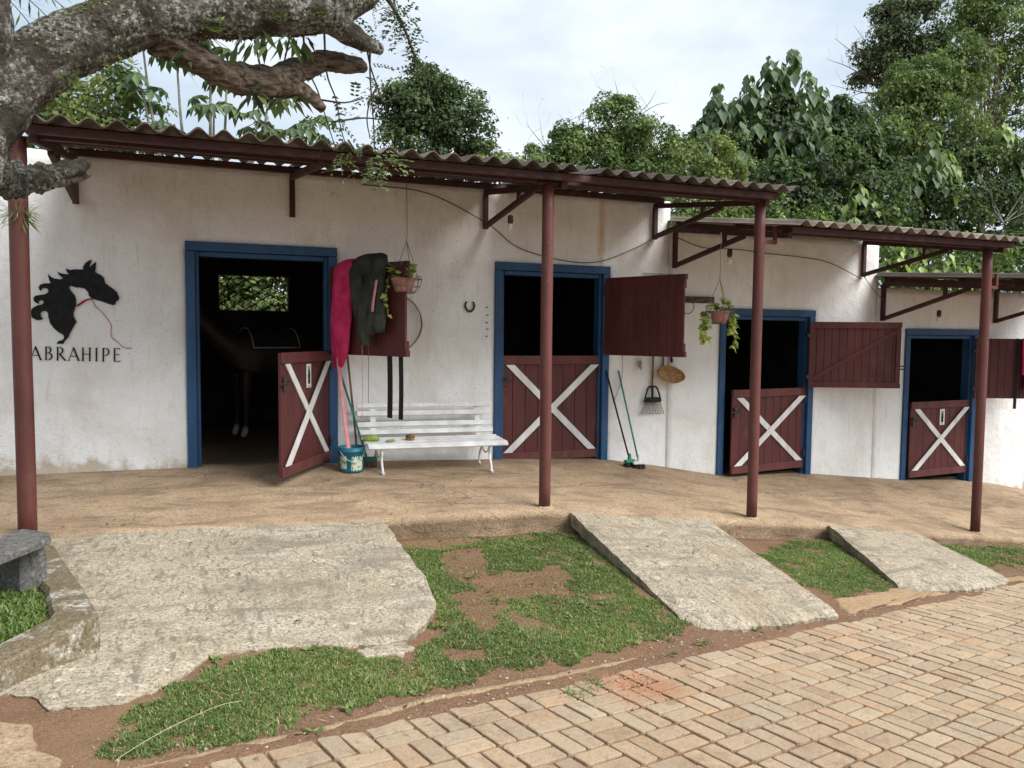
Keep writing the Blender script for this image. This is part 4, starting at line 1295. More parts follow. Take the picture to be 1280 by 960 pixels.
for (v_, z, w, x0, x1, tl, wp) in ((.115, .640, .042, 1.52, 2.985, R(100), .003), (.130, .562, .052, 1.52, 2.985, R(100), .0), (.165, .447, .052, 1.52, 3.0, R(104), .004), (.185, .37, .05, 1.53, 3.005, R(106), .0),
                               (.265, .315, .058, 1.54, 3.01, R(4), -.004), (.345, .305, .058, 1.54, 3.015, R(2), -.003), (.425, .297, .058, 1.54, 3.02, R(-2), -.003), (.505, .289, .06, 1.55, 3.025, R(-6), -.004), (.578, .270, .062, 1.55, 3.03, R(-38), -.003)):
    slat(x0, x1, (v_, z), w, .02, tl, wp)
for x in (1.69, 2.84):
    b0 = float(porch(x, -.4))
    s = MB()
    s.strip([(x, -.098, .66 - .012 * (x - 2.25)), (x, -.13, .50 - .012 * (x - 2.25)), (x, -.2, .30 - .012 * (x - 2.25))], (.028, 0, 0), (0, .012, 0))
    s.build('back_support', 'white_iron', be)
    MB().beam((x, -.2, .287 - .012 * (x - 2.25)), (x, -.56, .266 - .012 * (x - 2.25)), .035, .016).build('seat_rail', 'white_iron', be)
    f = MB()
    zf_ = float(porch(x, -.6))
    f.tube(spline([(x, -.53, .262), (x, -.565, .215), (x, -.545, .16), (x, -.555, .10), (x, -.59, .05), (x, -.605, zf_ + .012), (x, -.63, zf_ + .01)], .015), .0135, 8, bumpy=.15, fr=40)
    f.ball((x, -.61, zf_ + .014), (.02, .026, .014))
    f.build('leg', 'white_iron', be, True)
    f = MB()
    zf_ = float(porch(x, -.23))
    f.tube(spline([(x, -.24, .272), (x, -.30, .23), (x, -.285, .18), (x, -.24, .13), (x, -.215, .06), (x, -.215, zf_ + .012)], .015), .013, 8, bumpy=.15, fr=40)
    f.tube(spline([(x, -.54, .235), (x, -.48, .17), (x, -.40, .15), (x, -.33, .18), (x, -.30, .23)], .015), .009, 8)
    f.ball((x, -.22, zf_ + .014), (.02, .024, .014))
    f.build('leg', 'white_iron', be, True)
# brushes on the bench
zb1 = .338
b1 = thing('scrub_brush', (1.615, -.40, zb1), 'lime green scrubbing brush at the left end of the bench seat', 'brush')
q = MB(Matrix.Translation((1.615, -.40, zb1 - .02)) @ Matrix.Diagonal((.17, .075, .05, 1)))
q.lathe([(.0, 0), (.48, .0), (.5, .4), (.46, .8), (.32, 1), (0, 1.06)], 18, (0, 0, 0))
q.build('back', 'lime', b1, True)
br = MB()
for i in range(40):
    a = random.uniform(0, 6.28); r_ = math.sqrt(random.random())
    x, y = 1.615 + .078 * r_ * math.cos(a), -.40 + .033 * r_ * math.sin(a)
    br.tube([(x, y, zb1 - .016), (x + random.uniform(-.004, .004), y, zb1 - .030)], .003, 4)
tag(br.build('bristles', 'teal', b1), kind='stuff')
b2 = thing('curry_comb', (1.80, -.46, .312), 'flat green curry comb lying next to the lime brush', 'brush')
q = MB(Matrix.Translation((1.80, -.46, .312)) @ Matrix.Rotation(.5, 4, 'Z') @ Matrix.Diagonal((.12, .05, .016, 1)))
q.lathe([(0, 0), (.48, 0), (.5, .5), (.4, 1), (0, 1.1)], 16, (0, 0, 0)).build('pad', 'lime', b2, True)
b3 = thing('round_brush', (2.02, -.40, zb1 - .02), 'small round brown wooden grooming brush on the bench', 'brush')
MB().lathe([(0, 0), (.042, 0), (.046, .012), (.046, .02)], 18, (2.02, -.40, zb1 - .025)).build('bristle_pad', 'straw', b3, True)
MB().lathe([(.047, .02), (.05, .03), (.045, .048), (.03, .056), (0, .058)], 18, (2.02, -.40, zb1 - .025)).build('wooden_back', 'wood', b3, True)

# brooms by the third wall panel
def broom(base, top, mat, label, dz, headmat):
    b = Vector(base); tp = Vector(top)
    r_ = thing('push_broom', base, label, 'broom')
    MB().tube([b + Vector((0, .02, .12)), (b + tp) / 2 + Vector((.006, -.01, 0)), tp], .0105, 10).build('handle', mat, r_, True)
    MB().lathe([(.03, .06), (.024, .11), (.014, .16)], 10, b).build('ferrule', headmat, r_, True)
    hd = MB(Matrix.Translation(b + Vector((0, 0, .055))) @ Matrix.Rotation(dz, 4, 'Z'))
    hd.box((-.075, -.026, 0), (.075, .026, .035))
    hd.build('head', headmat, r_, False, .008)
    bs = MB(Matrix.Translation(b) @ Matrix.Rotation(dz, 4, 'Z'))
    for i in range(60):
        x, y = random.uniform(-.07, .07), random.uniform(-.02, .02)
        bs.tube([(x, y, .054), (x * 1.25 + random.uniform(-.01, .01), y * 1.7 + random.uniform(-.01, .01), .003)], .0035, 4)
    tag(bs.build('bristles', 'rubber', r_), kind='stuff')
broom((4.69, -.27, float(porch(4.69, -.27))), (4.49, -.03, .99), 'rubber', 'black handled broom leaning right of the second door', .3, 'green')
broom((4.79, -.31, float(porch(4.79, -.31))), (4.655, -.03, .985), 'green', 'green handled broom leaning beside the black broom', -.1, 'white_iron')
# keys, rake, straw basket scoop under shutter 2
rk = thing('lawn_rake', (5.125, -.03, .45), 'black plastic fan rake hung tines down on the wall', 'rake')
MB().tube([(5.125, -.03, .72), (5.13, -.035, 1.1), (5.135, -.03, 1.75)], .011, 8).build('handle', 'wood', rk, True)
h = MB()
for s in (-1, 1):
    h.tube(spline([(5.125, -.035, .79), (5.125 + s * .05, -.04, .785), (5.125 + s * .085, -.045, .72), (5.125 + s * .115, -.05, .61)], .02), .011, 8)
h.tube([(5.125, -.035, .80), (5.125, -.04, .66)], .015, 8)
h.prism([(-.115, .60), (.115, .60), (.098, .66), (-.098, .66)], (5.125, -.055, 0), (1, 0, 0), (0, 0, 1), (0, 1, 0), .014)
h.build('rake_head', 'rubber', rk, True)
for i in range(15):
    f = i / 14 - .5
    MB().tube(spline([(5.125 + f * .21, -.048, .605), (5.125 + f * .27, -.05, .53), (5.125 + f * .33, -.045, .47), (5.125 + f * .335, -.02, .452)], .03), .0034, 5).build('tine', 'rubber', rk, True)
ky = thing('key_bunch', (4.93, -.04, 1.11), 'small bunch of dark keys hanging from a wall hook', 'keys')
MB().tube([(4.93 + .02 * math.cos(a), -.04, 1.12 + .02 * math.sin(a)) for a in np.linspace(0, 6.2, 14)], .0025, 6).build('ring', 'steel', ky)
for k, dx in enumerate((-.015, .006, .022)):
    MB().box((4.93 + dx - .006, -.045 - .004 * k, 1.03 - .02 * k), (4.93 + dx + .006, -.043 - .004 * k, 1.105)).build('key', 'iron', ky)
# scoop-shaped woven straw basket
sc = thing('straw_scoop', (5.33, -.06, .94), 'round woven straw scoop hanging under the second shutter', 'basket')
vs, fs = [], []
n, mrow = 28, 9
for j in range(mrow):
    f = j / (mrow - 1)
    for k in range(n):
        a = 2 * math.pi * k / n
        rx = .175 * math.sin(min(1, f * 1.15) * HP) * (1 + (.16 * max(0, math.cos(a)) ** 3))
        rz = .105 * math.sin(min(1, f * 1.15) * HP)
        vs.append((5.33 + rx * math.cos(a) * (1 + .015 * math.sin(k * 3)), -.02 - .11 * f ** 1.4 + .004 * math.sin(k * 5 + j), .945 + rz * math.sin(a) - .03 * math.cos(a) - .006 * f))
for j in range(mrow - 1):
    for k in range(n):
        fs.append((j * n + k, j * n + (k + 1) % n, (j + 1) * n + (k + 1) % n, (j + 1) * n + k))
o = MB().add(vs, fs).build('woven_bowl', 'straw', sc, True, recalc=False)
sm = o.modifiers.new('t', 'SOLIDIFY'); sm.thickness = .008
MB().tube(spline([(5.27, -.03, 1.03), (5.28, -.03, 1.15), (5.285, -.03, 1.22)], .05), .012, 8).build('handle', 'wood', sc, True)
tag(MB().tube([(5.40, -.03, 1.08), (5.385, -.03, 1.2)], .014, 8).build('tool_handle', 'rubber', None, True), 'black tool handle showing between straw scoop and shutter', 'handle')
# leaf rake with tines up behind shutter 2
wr = thing('wire_rake', (5.15, -.05, 2.0), 'wire fan rake with curled tines showing above the second shutter', 'rake')
MB().tube([(5.15, -.04, 1.3), (5.15, -.045, 1.86)], .011, 8).build('handle', 'wood', wr, True)
for i in range(15):
    f = i / 14 - .5
    MB().tube(spline([(5.15, -.045, 1.84), (5.15 + f * .25, -.05, 2.02), (5.15 + f * .42, -.055, 2.13), (5.15 + f * .44 + .02, -.085, 2.15), (5.15 + f * .45 + .025, -.09, 2.12)], .03), .003, 5).build('tine', 'steel', wr, True)
# peg board
pg = thing('peg_board', (5.8, -.02, 1.85), 'old grey wooden peg board on the wall left of the third door', 'peg board')
MB().box((5.42, -.035, 1.815), (6.0, .0, 1.895)).build('board', 'plankwood', pg, False, .005)
for x in (5.55, 5.7, 5.85):
    MB().tube(spline([(x, -.03, 1.855), (x, -.09, 1.85), (x, -.10, 1.875)], .02), .005, 6).build('hook', 'iron', pg, True)
tag(MB().tube([(5.585 + .085 * math.cos(a), -.075 - .004 * math.sin(a), 1.765 + .085 * math.sin(a)) for a in np.linspace(0, 6.28, 30)], .0045, 6).build('wire_loop', 'cable', None, True), 'dark wire loop hanging from the peg board', 'wire')
string([(4.715, -.02, 1.2), (4.715, -.02, 1.0), (4.70, -.02, .85), (4.60, -.02, .60)], 'string', 'thin dark cord on the wall behind the leaning brooms', .003)
# blanket and strap on the last shutter
q = loft(T4, [(.90, .73, .06, .02, .03), (.87, .74, .10, .035, .05), (.7, .76, .12, .06, .05), (.45, .77, .12, .07, .05), (.25, .76, .11, .07, .045), (.14, .75, .10, .07, .03)], 'purple', 'purple_blanket', None, .014, 30, 5.5, True)
tag(q, 'dark purple blanket hung over the last shutter at the right edge', 'blanket')
tag(MB(T4).strip([(.575, .006, .88), (.575, .006, .1), (.575, .004, -.15)], (.022, 0, 0), (0, .004, 0)).build('hanging_strap', 'rubber'), 'black strap hanging below the last shutter at the right edge', 'strap')
band_local(T4, 'red_cloth', [(.628, .05, .86), (.624, .07, .6), (.628, .075, .35)], .012, 'pink', 'strip of crimson cloth beside the purple blanket', 'cloth', None, .02)

# ================================================================== HANGING PLANTERS
def planter(p, zhook, label, seed, trails, tilt):
    rg = random.Random(seed)
    p = Vector(p)
    root = thing('hanging_planter', p, label, 'planter', 'wire hanging planters under the canopies')
    w = MB()
    ring = lambda r_, z: [(p.x + r_ * math.cos(a), p.y + r_ * math.sin(a), p.z + z) for a in np.linspace(0, 2 * math.pi, 26)]
    w.tube(ring(.145, .07), .004, 6).tube(ring(.125, .0), .0028, 6).tube(ring(.085, -.055), .0028, 6)
    for k in range(14):
        a = 2 * math.pi * k / 14
        w.tube([(p.x + r_ * math.cos(a), p.y + r_ * math.sin(a), p.z + z) for r_, z in ((.145, .07), (.135, .02), (.11, -.035), (.07, -.062), (.0, -.066))], .0022, 5)
    w.build('wire_basket', 'steel', root, True)
    c = p + Vector((tilt * .03, -.01, 0))
    MB().lathe([(0, -.05), (.075, -.05), (.088, .0), (.108, .055), (.118, .058), (.118, .078), (.108, .078), (.10, .06), (0, .055)], 24, c).build('pot', 'terracotta', root, True)
    hk = Vector((p.x, p.y, zhook))
    kn = p + Vector((0, 0, .42))
    g = MB()
    for k in range(3):
        a = 2 * math.pi * k / 3 + .5
        e = p + Vector((.145 * math.cos(a), .145 * math.sin(a), .07))
        g.tube([e, e.lerp(kn, .5) + Vector((.006, 0, 0)), kn], .0028, 5)
    g.tube([kn, kn + Vector((.004, 0, .08)), hk], .003, 5)
    g.build('hanger_wire', 'steel', root, True)
    P, D, N, L_a = [], [], [], []
    def lf(pt, d, n, l):
        P.append(pt); D.append(d); N.append(n); L_a.append(l)
    for k in range(52):
        a = rg.uniform(0, 6.28); el = rg.uniform(.1, 1.3)
        d = Vector((math.cos(a) * math.cos(el), math.sin(a) * math.cos(el), math.sin(el)))
        pt = c + Vector((0, 0, .075)) + d * rg.uniform(.03, .15)
        dd = Vector((d.x + rg.uniform(-.4, .4), d.y + rg.uniform(-.4, .4), rg.uniform(-.25, .6)))
        lf(pt, dd, Vector((d.x * .5, d.y * .5 - .35, .8)), rg.uniform(.055, .10))
    st = MB()
    for (a, ln, sp) in trails:
        pts = []
        for q in range(12):
            f = q / 11
            r_ = .11 + .05 * min(1, f * 4)
            pts.append(Vector((c.x + r_ * math.cos(a) + .012 * math.sin(q * 1.7 + a), c.y + r_ * math.sin(a), c.z + .075 + .03 * math.sin(min(1, f * 5) * 3.1) - ln * max(0, f - .08))))
        st.tube(pts, .003, 5)
        for q in range(2, 12):
            for s in range(sp):
                aa = rg.uniform(0, 6.28)
                d = Vector((math.cos(aa), math.sin(aa) * .8 - .1, rg.uniform(-1.0, -.1)))
                lf(pts[q] + Vector((rg.uniform(-.01, .01), 0, rg.uniform(-.02, .02))), d, Vector((d.x * .3, -.7, .6)), rg.uniform(.045, .085))
    st.build('stem', simple('stem_%d' % seed, (.1, .14, .04), (.2, .24, .08), 10), root, True)
    ar = np.array
    leaves('foliage', ar(P), ar(D), ar(N), ar(L_a), ar(L_a) * .40, 'leaf_pothos', root, None, .12, .38, .12)
planter((1.83, -1.0, 1.845), 2.80, 'hanging wire planter with a pink pot beside the olive jacket', 3, [(2.95, .36, 1)], -1)
planter((5.215, -1.2, 1.60), 2.52, 'hanging wire planter with trailing vines before the third door', 9, [(2.76, .36, 3), (3.05, .33, 3), (2.3, .28, 2), (-.38, .42, 3), (-.1, .25, 2)], 0)

# ================================================================== HORSE in the first stall
def skin(name, verts, edges, radii, mat, parent=None, root=0, sub=2):
    me = bpy.data.meshes.new(name)
    me.from_pydata(verts, edges, [])
    o = bpy.data.objects.new(name, me)
    C.objects.link(o)
    o.parent = parent
    o.modifiers.new('skin', 'SKIN').use_smooth_shade = True
    for i, r_ in enumerate(radii):
        me.skin_vertices[0].data[i].radius = (r_, r_) if not hasattr(r_, '__len__') else r_
        me.skin_vertices[0].data[i].use_root = (i == root)
    sd_ = o.modifiers.new('sub', 'SUBSURF')
    sd_.levels = sd_.render_levels = sub
    me.materials.append(MT[mat] if isinstance(mat, str) else mat)
    return o
def horse():
    ho = Vector((.95, 2.35, .055))
    root = thing('horse', ho, 'dark horse with white socks standing inside the first stall', 'horse')
    ang = R(197)           # facing left and a little toward the doorway
    Rz = Matrix.Rotation(ang, 3, 'Z')
    V_, E_, R_ = [], [], []
    def v(p, r_, par=None):
        V_.append(tuple(Rz @ Vector(p)))
        R_.append(r_)
        if par is not None:
            E_.append((par, len(V_) - 1))
        return len(V_) - 1
    mid = v((0, 0, 1.10), .29)
    chest = v((.42, 0, 1.10), .27, mid)
    sho = v((.60, 0, 1.14), .21, chest)
    n1 = v((.82, 0, 1.34), .15, sho)
    n2 = v((1.02, 0, 1.55), .11, n1)
    poll = v((1.12, 0, 1.70), .10, n2)
    face = v((1.32, 0, 1.56), .085, poll)
    muz = v((1.52, 0, 1.38), .06, face)
    v((1.58, 0, 1.33), .045, muz)
    for s in (-1, 1):
        e = v((1.09, s * .06, 1.80), .028, poll)
        v((1.10, s * .07, 1.87), .01, e)
    hip = v((-.45, 0, 1.14), .27, mid)
    rump = v((-.68, 0, 1.10), .2, hip)
    tl = v((-.84, 0, 1.08), .05, rump)
    t2 = v((-.92, 0, .85), .05, tl)
    v((-.93, 0, .5), .03, t2)
    for s in (-1, 1):
        a = v((.46, s * .15, .85), .10, chest)
        b = v((.47, s * .16, .52), .058, a)
        c = v((.47, s * .16, .28), .036, b)
        d = v((.48, s * .16, .11), .04, c)
        v((.52, s * .16, .03), .05, d)
        a = v((-.52, s * .16, .86), .14, hip)
        b = v((-.46, s * .16, .66), .09, a)
        c = v((-.62, s * .16, .47), .055, b)
        d = v((-.60, s * .16, .25), .038, c)
        e = v((-.58, s * .16, .10), .042, d)
        v((-.55, s * .16, .03), .05, e)
    # coat, white below the fetlocks
    t = NT('horse_coat')
    z = t.n('ShaderNodeSeparateXYZ', {'Vector': t.tc.outputs['Object']}).outputs[2]
    base = t.ramp(t.noise(5), [(.35, (.02, .012, .008)), (.65, (.045, .024, .015))])
    col = t.mix(t.ramp(t.math('ADD', z, t.math('MULTIPLY', t.noise(30), .04)), [(.15, 1.), (.21, 0.)]), base, (.52, .46, .40))
    skin('body', V_, E_, R_, t.fin(col, .55, .35), root)
    # saddle pad with pale binding
    vs, fs = [], []
    n = 17
    for i, x in enumerate(np.linspace(-.18, .42, 9)):
        for k in range(n):
            a = -1.35 + 2.7 * k / (n - 1)
            vs.append(tuple(ho + Rz @ Vector((x, .315 * math.sin(a), 1.09 + .315 * math.cos(a)))))
    for i in range(8):
        for k in range(n - 1):
            fs.append((i * n + k, i * n + k + 1, (i + 1) * n + k + 1, (i + 1) * n + k))
    pad = thing('saddle_pad', tuple(ho + Vector((0, 0, 1.3))), 'dark saddle pad with pale binding on the horse', 'saddle pad')
    MB().add(vs, fs).build('pad', 'pad', pad, True)
    rim = [vs[k] for k in range(n)] + [vs[i * n + n - 1] for i in range(1, 9)] + [vs[8 * n + k] for k in range(n - 2, -1, -1)] + [vs[i * n] for i in range(7, -1, -1)]
    MB().tube(rim, .008, 6).build('binding', 'padtrim', pad, True)
horse()

# ================================================================== STONE BENCH at the left edge
sb = thing('stone_seat', (-.95, -3.5, -.05), 'mossy stone slab seat on a block in the left grass bed', 'stone bench')
d_ = Vector((-.41, -.91, 0)).normalized()
p_ = Vector((.91, -.41, 0)).normalized()
e0 = Vector((-.85, -3.2, 0))
out = [(-.05, -.135), (.0, .05), (.13, .15), (.5, .14), (.9, .145), (1.3, .13), (1.32, -.13), (.9, -.14), (.4, -.14)]
top = [(a, b) for a, b in out]
m = MB()
vs, fs = [], []
dense = []
for i in range(len(top)):
    a, b = top[i], top[(i + 1) % len(top)]
    for q in range(5):
        dense.append((a[0] + (b[0] - a[0]) * q / 5, a[1] + (b[1] - a[1]) * q / 5))
n = len(dense)
for lay, (dz, k) in enumerate(((.225, .985), (.24, 1.0), (.258, .998), (.263, .97))):
    for (a, b) in dense:
        P = e0 + d_ * (a * k + (1 - k) * .6) + p_ * (b * k)
        j = .005 * fbm(P.x, P.y, 14, 2 + lay)
        vs.append((P.x + j, P.y + j, dz + .5 * j))
for l in range(3):
    fs += [(l * n + i, l * n + (i + 1) % n, (l + 1) * n + (i + 1) % n, (l + 1) * n + i) for i in range(n)]
fs += [tuple(range(n)), tuple(3 * n + i for i in range(n))]
m.add(vs, fs).build('slab', 'stone', sb)
def block(cx, cy):
    a_, b_ = Vector((.65, .76, 0)), Vector((-.76, .65, 0))
    vs, fs = [], []
    zs = np.linspace(-.12, .215, 6)
    cor = [(-.085, -.1), (0, -.102), (.085, -.1), (.087, 0), (.085, .1), (0, .1), (-.085, .1), (-.086, 0)]
    for z in zs:
        for x, y in cor:
            P = Vector((cx, cy, 0)) + a_ * x + b_ * y
            P += Vector((1, 1, 0)) * .006 * fbm(x * 9 + z * 8, y * 9, 2, 3)
            vs.append((P.x, P.y, z))
    for l in range(5):
        fs += [(l * 8 + i, l * 8 + (i + 1) % 8, l * 8 + 8 + (i + 1) % 8, l * 8 + 8 + i) for i in range(8)]
    fs += [tuple(range(8)), tuple(40 + i for i in range(8))]
    MB().add(vs, fs).build('support_block', 'kerb' if cx < -1.2 else 'stone', sb, False, .008)
block(-.945, -3.235)
block(-1.32, -4.2)

# ================================================================== GRASS
def inpoly(x, y, poly):
    p = np.array(poly)
    r_ = np.zeros(len(x), bool)
    j = len(p) - 1
    for i in range(len(p)):
        c = ((p[i, 1] > y) != (p[j, 1] > y)) & (x < (p[j, 0] - p[i, 0]) * (y - p[i, 1]) / (p[j, 1] - p[i, 1] + 1e-12) + p[i, 0])
        r_ ^= c
        j = i
    return r_
def vnoise(x, y, s, k):
    """cheap smooth value noise, vectorised"""
    rg = np.random.default_rng(k)
    T = rg.random((64, 64))
    X, Y = x * s, y * s
    i, j = np.floor(X).astype(int), np.floor(Y).astype(int)
    fx, fy = X - i, Y - j
    fx, fy = fx * fx * (3 - 2 * fx), fy * fy * (3 - 2 * fy)
    g = lambda a, b: T[a % 64, b % 64]
    return (g(i, j) * (1 - fx) + g(i + 1, j) * fx) * (1 - fy) + (g(i, j + 1) * (1 - fx) + g(i + 1, j + 1) * fx) * fy
LAWN_A = [(-.41, -5.03), (-.32, -4.74), (-.09, -4.42), (.03, -4.2), (.5, -4.07), (.74, -4.1), (.79, -4.34), (1.0, -4.33), (1.20, -4.12), (1.36, -3.6), (1.38, -3.04), (1.42, -2.5), (1.5, -2.2), (1.93, -2.12), (2.47, -2.14), (3.05, -2.12), (3.06, -2.5), (3.02, -3.25), (2.98, -4.05), (2.82, -4.18), (2.0, -4.42), (1.53, -4.57), (1.15, -4.66), (.73, -4.76), (.24, -4.94), (-.04, -5.08)]
SOILS = [[(1.7, -2.48), (2.09, -2.38), (1.89, -3.06), (2.12, -3.02), (2.55, -2.92), (2.59, -3.07), (2.4, -3.4), (1.97, -3.53), (1.71, -3.81), (1.52, -4.12), (1.5, -3.89), (1.52, -3.56), (1.56, -3.37), (1.74, -3.36), (1.65, -2.94)],
         [(2.93, -3.2), (3.02, -3.37), (3.02, -3.56), (2.87, -3.66), (2.84, -3.45)],
         [(1.4, -1.86), (2.53, -1.96), (2.44, -2.2), (2.06, -2.27), (1.73, -2.42), (1.45, -2.34)],
         [(1.24, -4.22), (1.46, -4.22), (1.40, -4.42), (1.22, -4.40)]]
LAWN_B = [(4.72, -2.55), (5.2, -2.24), (5.95, -2.12), (6.02, -2.2), (5.95, -2.7), (5.70, -3.3), (5.48, -3.43), (4.59, -3.64), (4.45, -3.3)]
LAWN_C = [(7.35, -2.2), (9.6, -2.1), (9.2, -2.8), (7.5, -3.05), (7.15, -3.1)]
PLANT = [(-1.2, -2.3), (-.98, -2.95), (-.80, -3.45), (-.70, -3.9), (-.74, -3.99), (-.93, -4.23), (-1.49, -4.84), (-2.2, -5.6), (-2.6, -5.2), (-2.2, -2.3)]
PATCH = [(1.58, -4.72), (1.75, -4.60), (1.92, -4.68), (1.93, -4.83), (1.80, -4.93), (1.68, -4.86)]
def grass(poly, holes, dens, zf, h0, h1, seed, name, thin=.36, w=.0032, dry=.12, jit=.05):
    rg = np.random.default_rng(seed)
    p = np.array(poly)
    lo, hi = p.min(0), p.max(0)
    n = int((hi - lo).prod() * dens)
    x, y = rg.uniform(lo[0], hi[0], n), rg.uniform(lo[1], hi[1], n)
    jx = (vnoise(x, y, 9, seed) - .5) * 2 * jit + (vnoise(x, y, 23, seed + 1) - .5) * jit
    jy = (vnoise(x, y, 9, seed + 2) - .5) * 2 * jit + (vnoise(x, y, 23, seed + 3) - .5) * jit
    k = inpoly(x + jx, y + jy, poly)
    for hpoly in holes:
        inside = inpoly(x + jx * .7, y + jy * .7, hpoly)
        k &= ~(inside & (rg.random(n) > .07))
    dn = .6 * vnoise(x, y, 3.1, seed + 5) + .4 * vnoise(x, y, 11, seed + 6)
    edge_d = np.ones(n)
    k2 = inpoly(x + jx * 2.6, y + jy * 2.6, poly)
    edge_d[~k2] = .3
    k &= rg.random(n) < np.clip((dn - thin) / .22, .06, 1) * edge_d
    x, y, dn = x[k], y[k], dn[k]
    n = len(x)
    z = np.array([float(zf(a, b)) for a, b in zip(x, y)]) - .004
    lush = np.clip((dn - thin) / .3, .25, 1)
    H = rg.uniform(h0, h1, n) * (.55 + .45 * lush)
    a = rg.uniform(0, 2 * np.pi, n)
    lean = rg.uniform(.25, 1.3, n)
    d = np.stack([np.cos(a) * lean, np.sin(a) * lean, np.ones(n)], 1)
    d /= np.linalg.norm(d, axis=1, keepdims=True)
    b = np.stack([-np.sin(a), np.cos(a), np.zeros(n)], 1)
    P = np.stack([x, y, z], 1)
    W = (w * rg.uniform(.7, 1.5, n))[:, None]
    Hh = H[:, None]
    mid = P + d * Hh * .55
    tip = mid + (d * np.array([1.5, 1.5, .55])) * Hh * .5
    V = np.stack([P - b * W, P + b * W, mid + b * W * .8, mid - b * W * .8, tip], 1).reshape(-1, 3)
    me = bpy.data.meshes.new(name)
    me.vertices.add(5 * n)
    me.vertices.foreach_set('co', V.ravel())
    i5 = np.arange(n)[:, None] * 5
    loops = np.concatenate([i5, i5 + 1, i5 + 2, i5 + 3, i5 + 3, i5 + 2, i5 + 4], 1).ravel()
    me.loops.add(7 * n)
    me.loops.foreach_set('vertex_index', loops)
    me.polygons.add(2 * n)
    ls = np.stack([np.arange(n) * 7, np.arange(n) * 7 + 4], 1).ravel()
    me.polygons.foreach_set('loop_start', ls)
    me.update(calc_edges=True)
    at = me.attributes.new('r', 'FLOAT', 'FACE')
    rr = np.clip(rg.normal(.45, .2, n) + (vnoise(x, y, 2.2, seed + 9) - .5) * .5, 0, .9)
    rr[rg.random(n) < dry * (1.6 - lush)] = 1.
    at.data.foreach_set('value', np.repeat(rr, 2).astype(np.float32))
    me.materials.append(MT['grass'])
    o = bpy.data.objects.new(name, me)
    C.objects.link(o)
    return o
lawn_v = lambda a, b: ground_z(a, b)
tag(grass(LAWN_A, SOILS, 30000, lawn_v, .012, .034, 11, 'grass', .12, .0026, .16, .06), 'patchy green grass between the two large concrete ramps', 'grass', None, 'stuff')
tag(grass(LAWN_B, [], 28000, lawn_v, .012, .032, 23, 'grass', .10, .0028, .10, .06), 'green grass between the second and third ramps', 'grass', None, 'stuff')
tag(grass(LAWN_C, [], 14000, lawn_v, .02, .05, 31, 'grass', .25, .0035, .2, .07), 'thin grass right of the last ramp', 'grass', None, 'stuff')
tag(grass(PLANT, [], 12000, lambda a, b: -.05, .03, .07, 41, 'grass', .2, .004, .06, .03), 'thick grass inside the left planter bed', 'grass', None, 'stuff')
tag(grass(PATCH, [], 14000, lambda a, b: road(a, b) - .01, .02, .04, 51, 'grass', .30, .0032, .12, .07), 'small tuft of grass growing over the pavement edge', 'grass', None, 'stuff')
tag(grass([(.35, -5.02), (.5, -4.96), (.55, -5.02), (.4, -5.08)], [], 9000, lambda a, b: road(a, b) - .005, .015, .035, 61, 'grass', .25, .003, .1, .04), 'tiny grass tuft at the pavement edge, bottom left', 'grass', None, 'stuff')

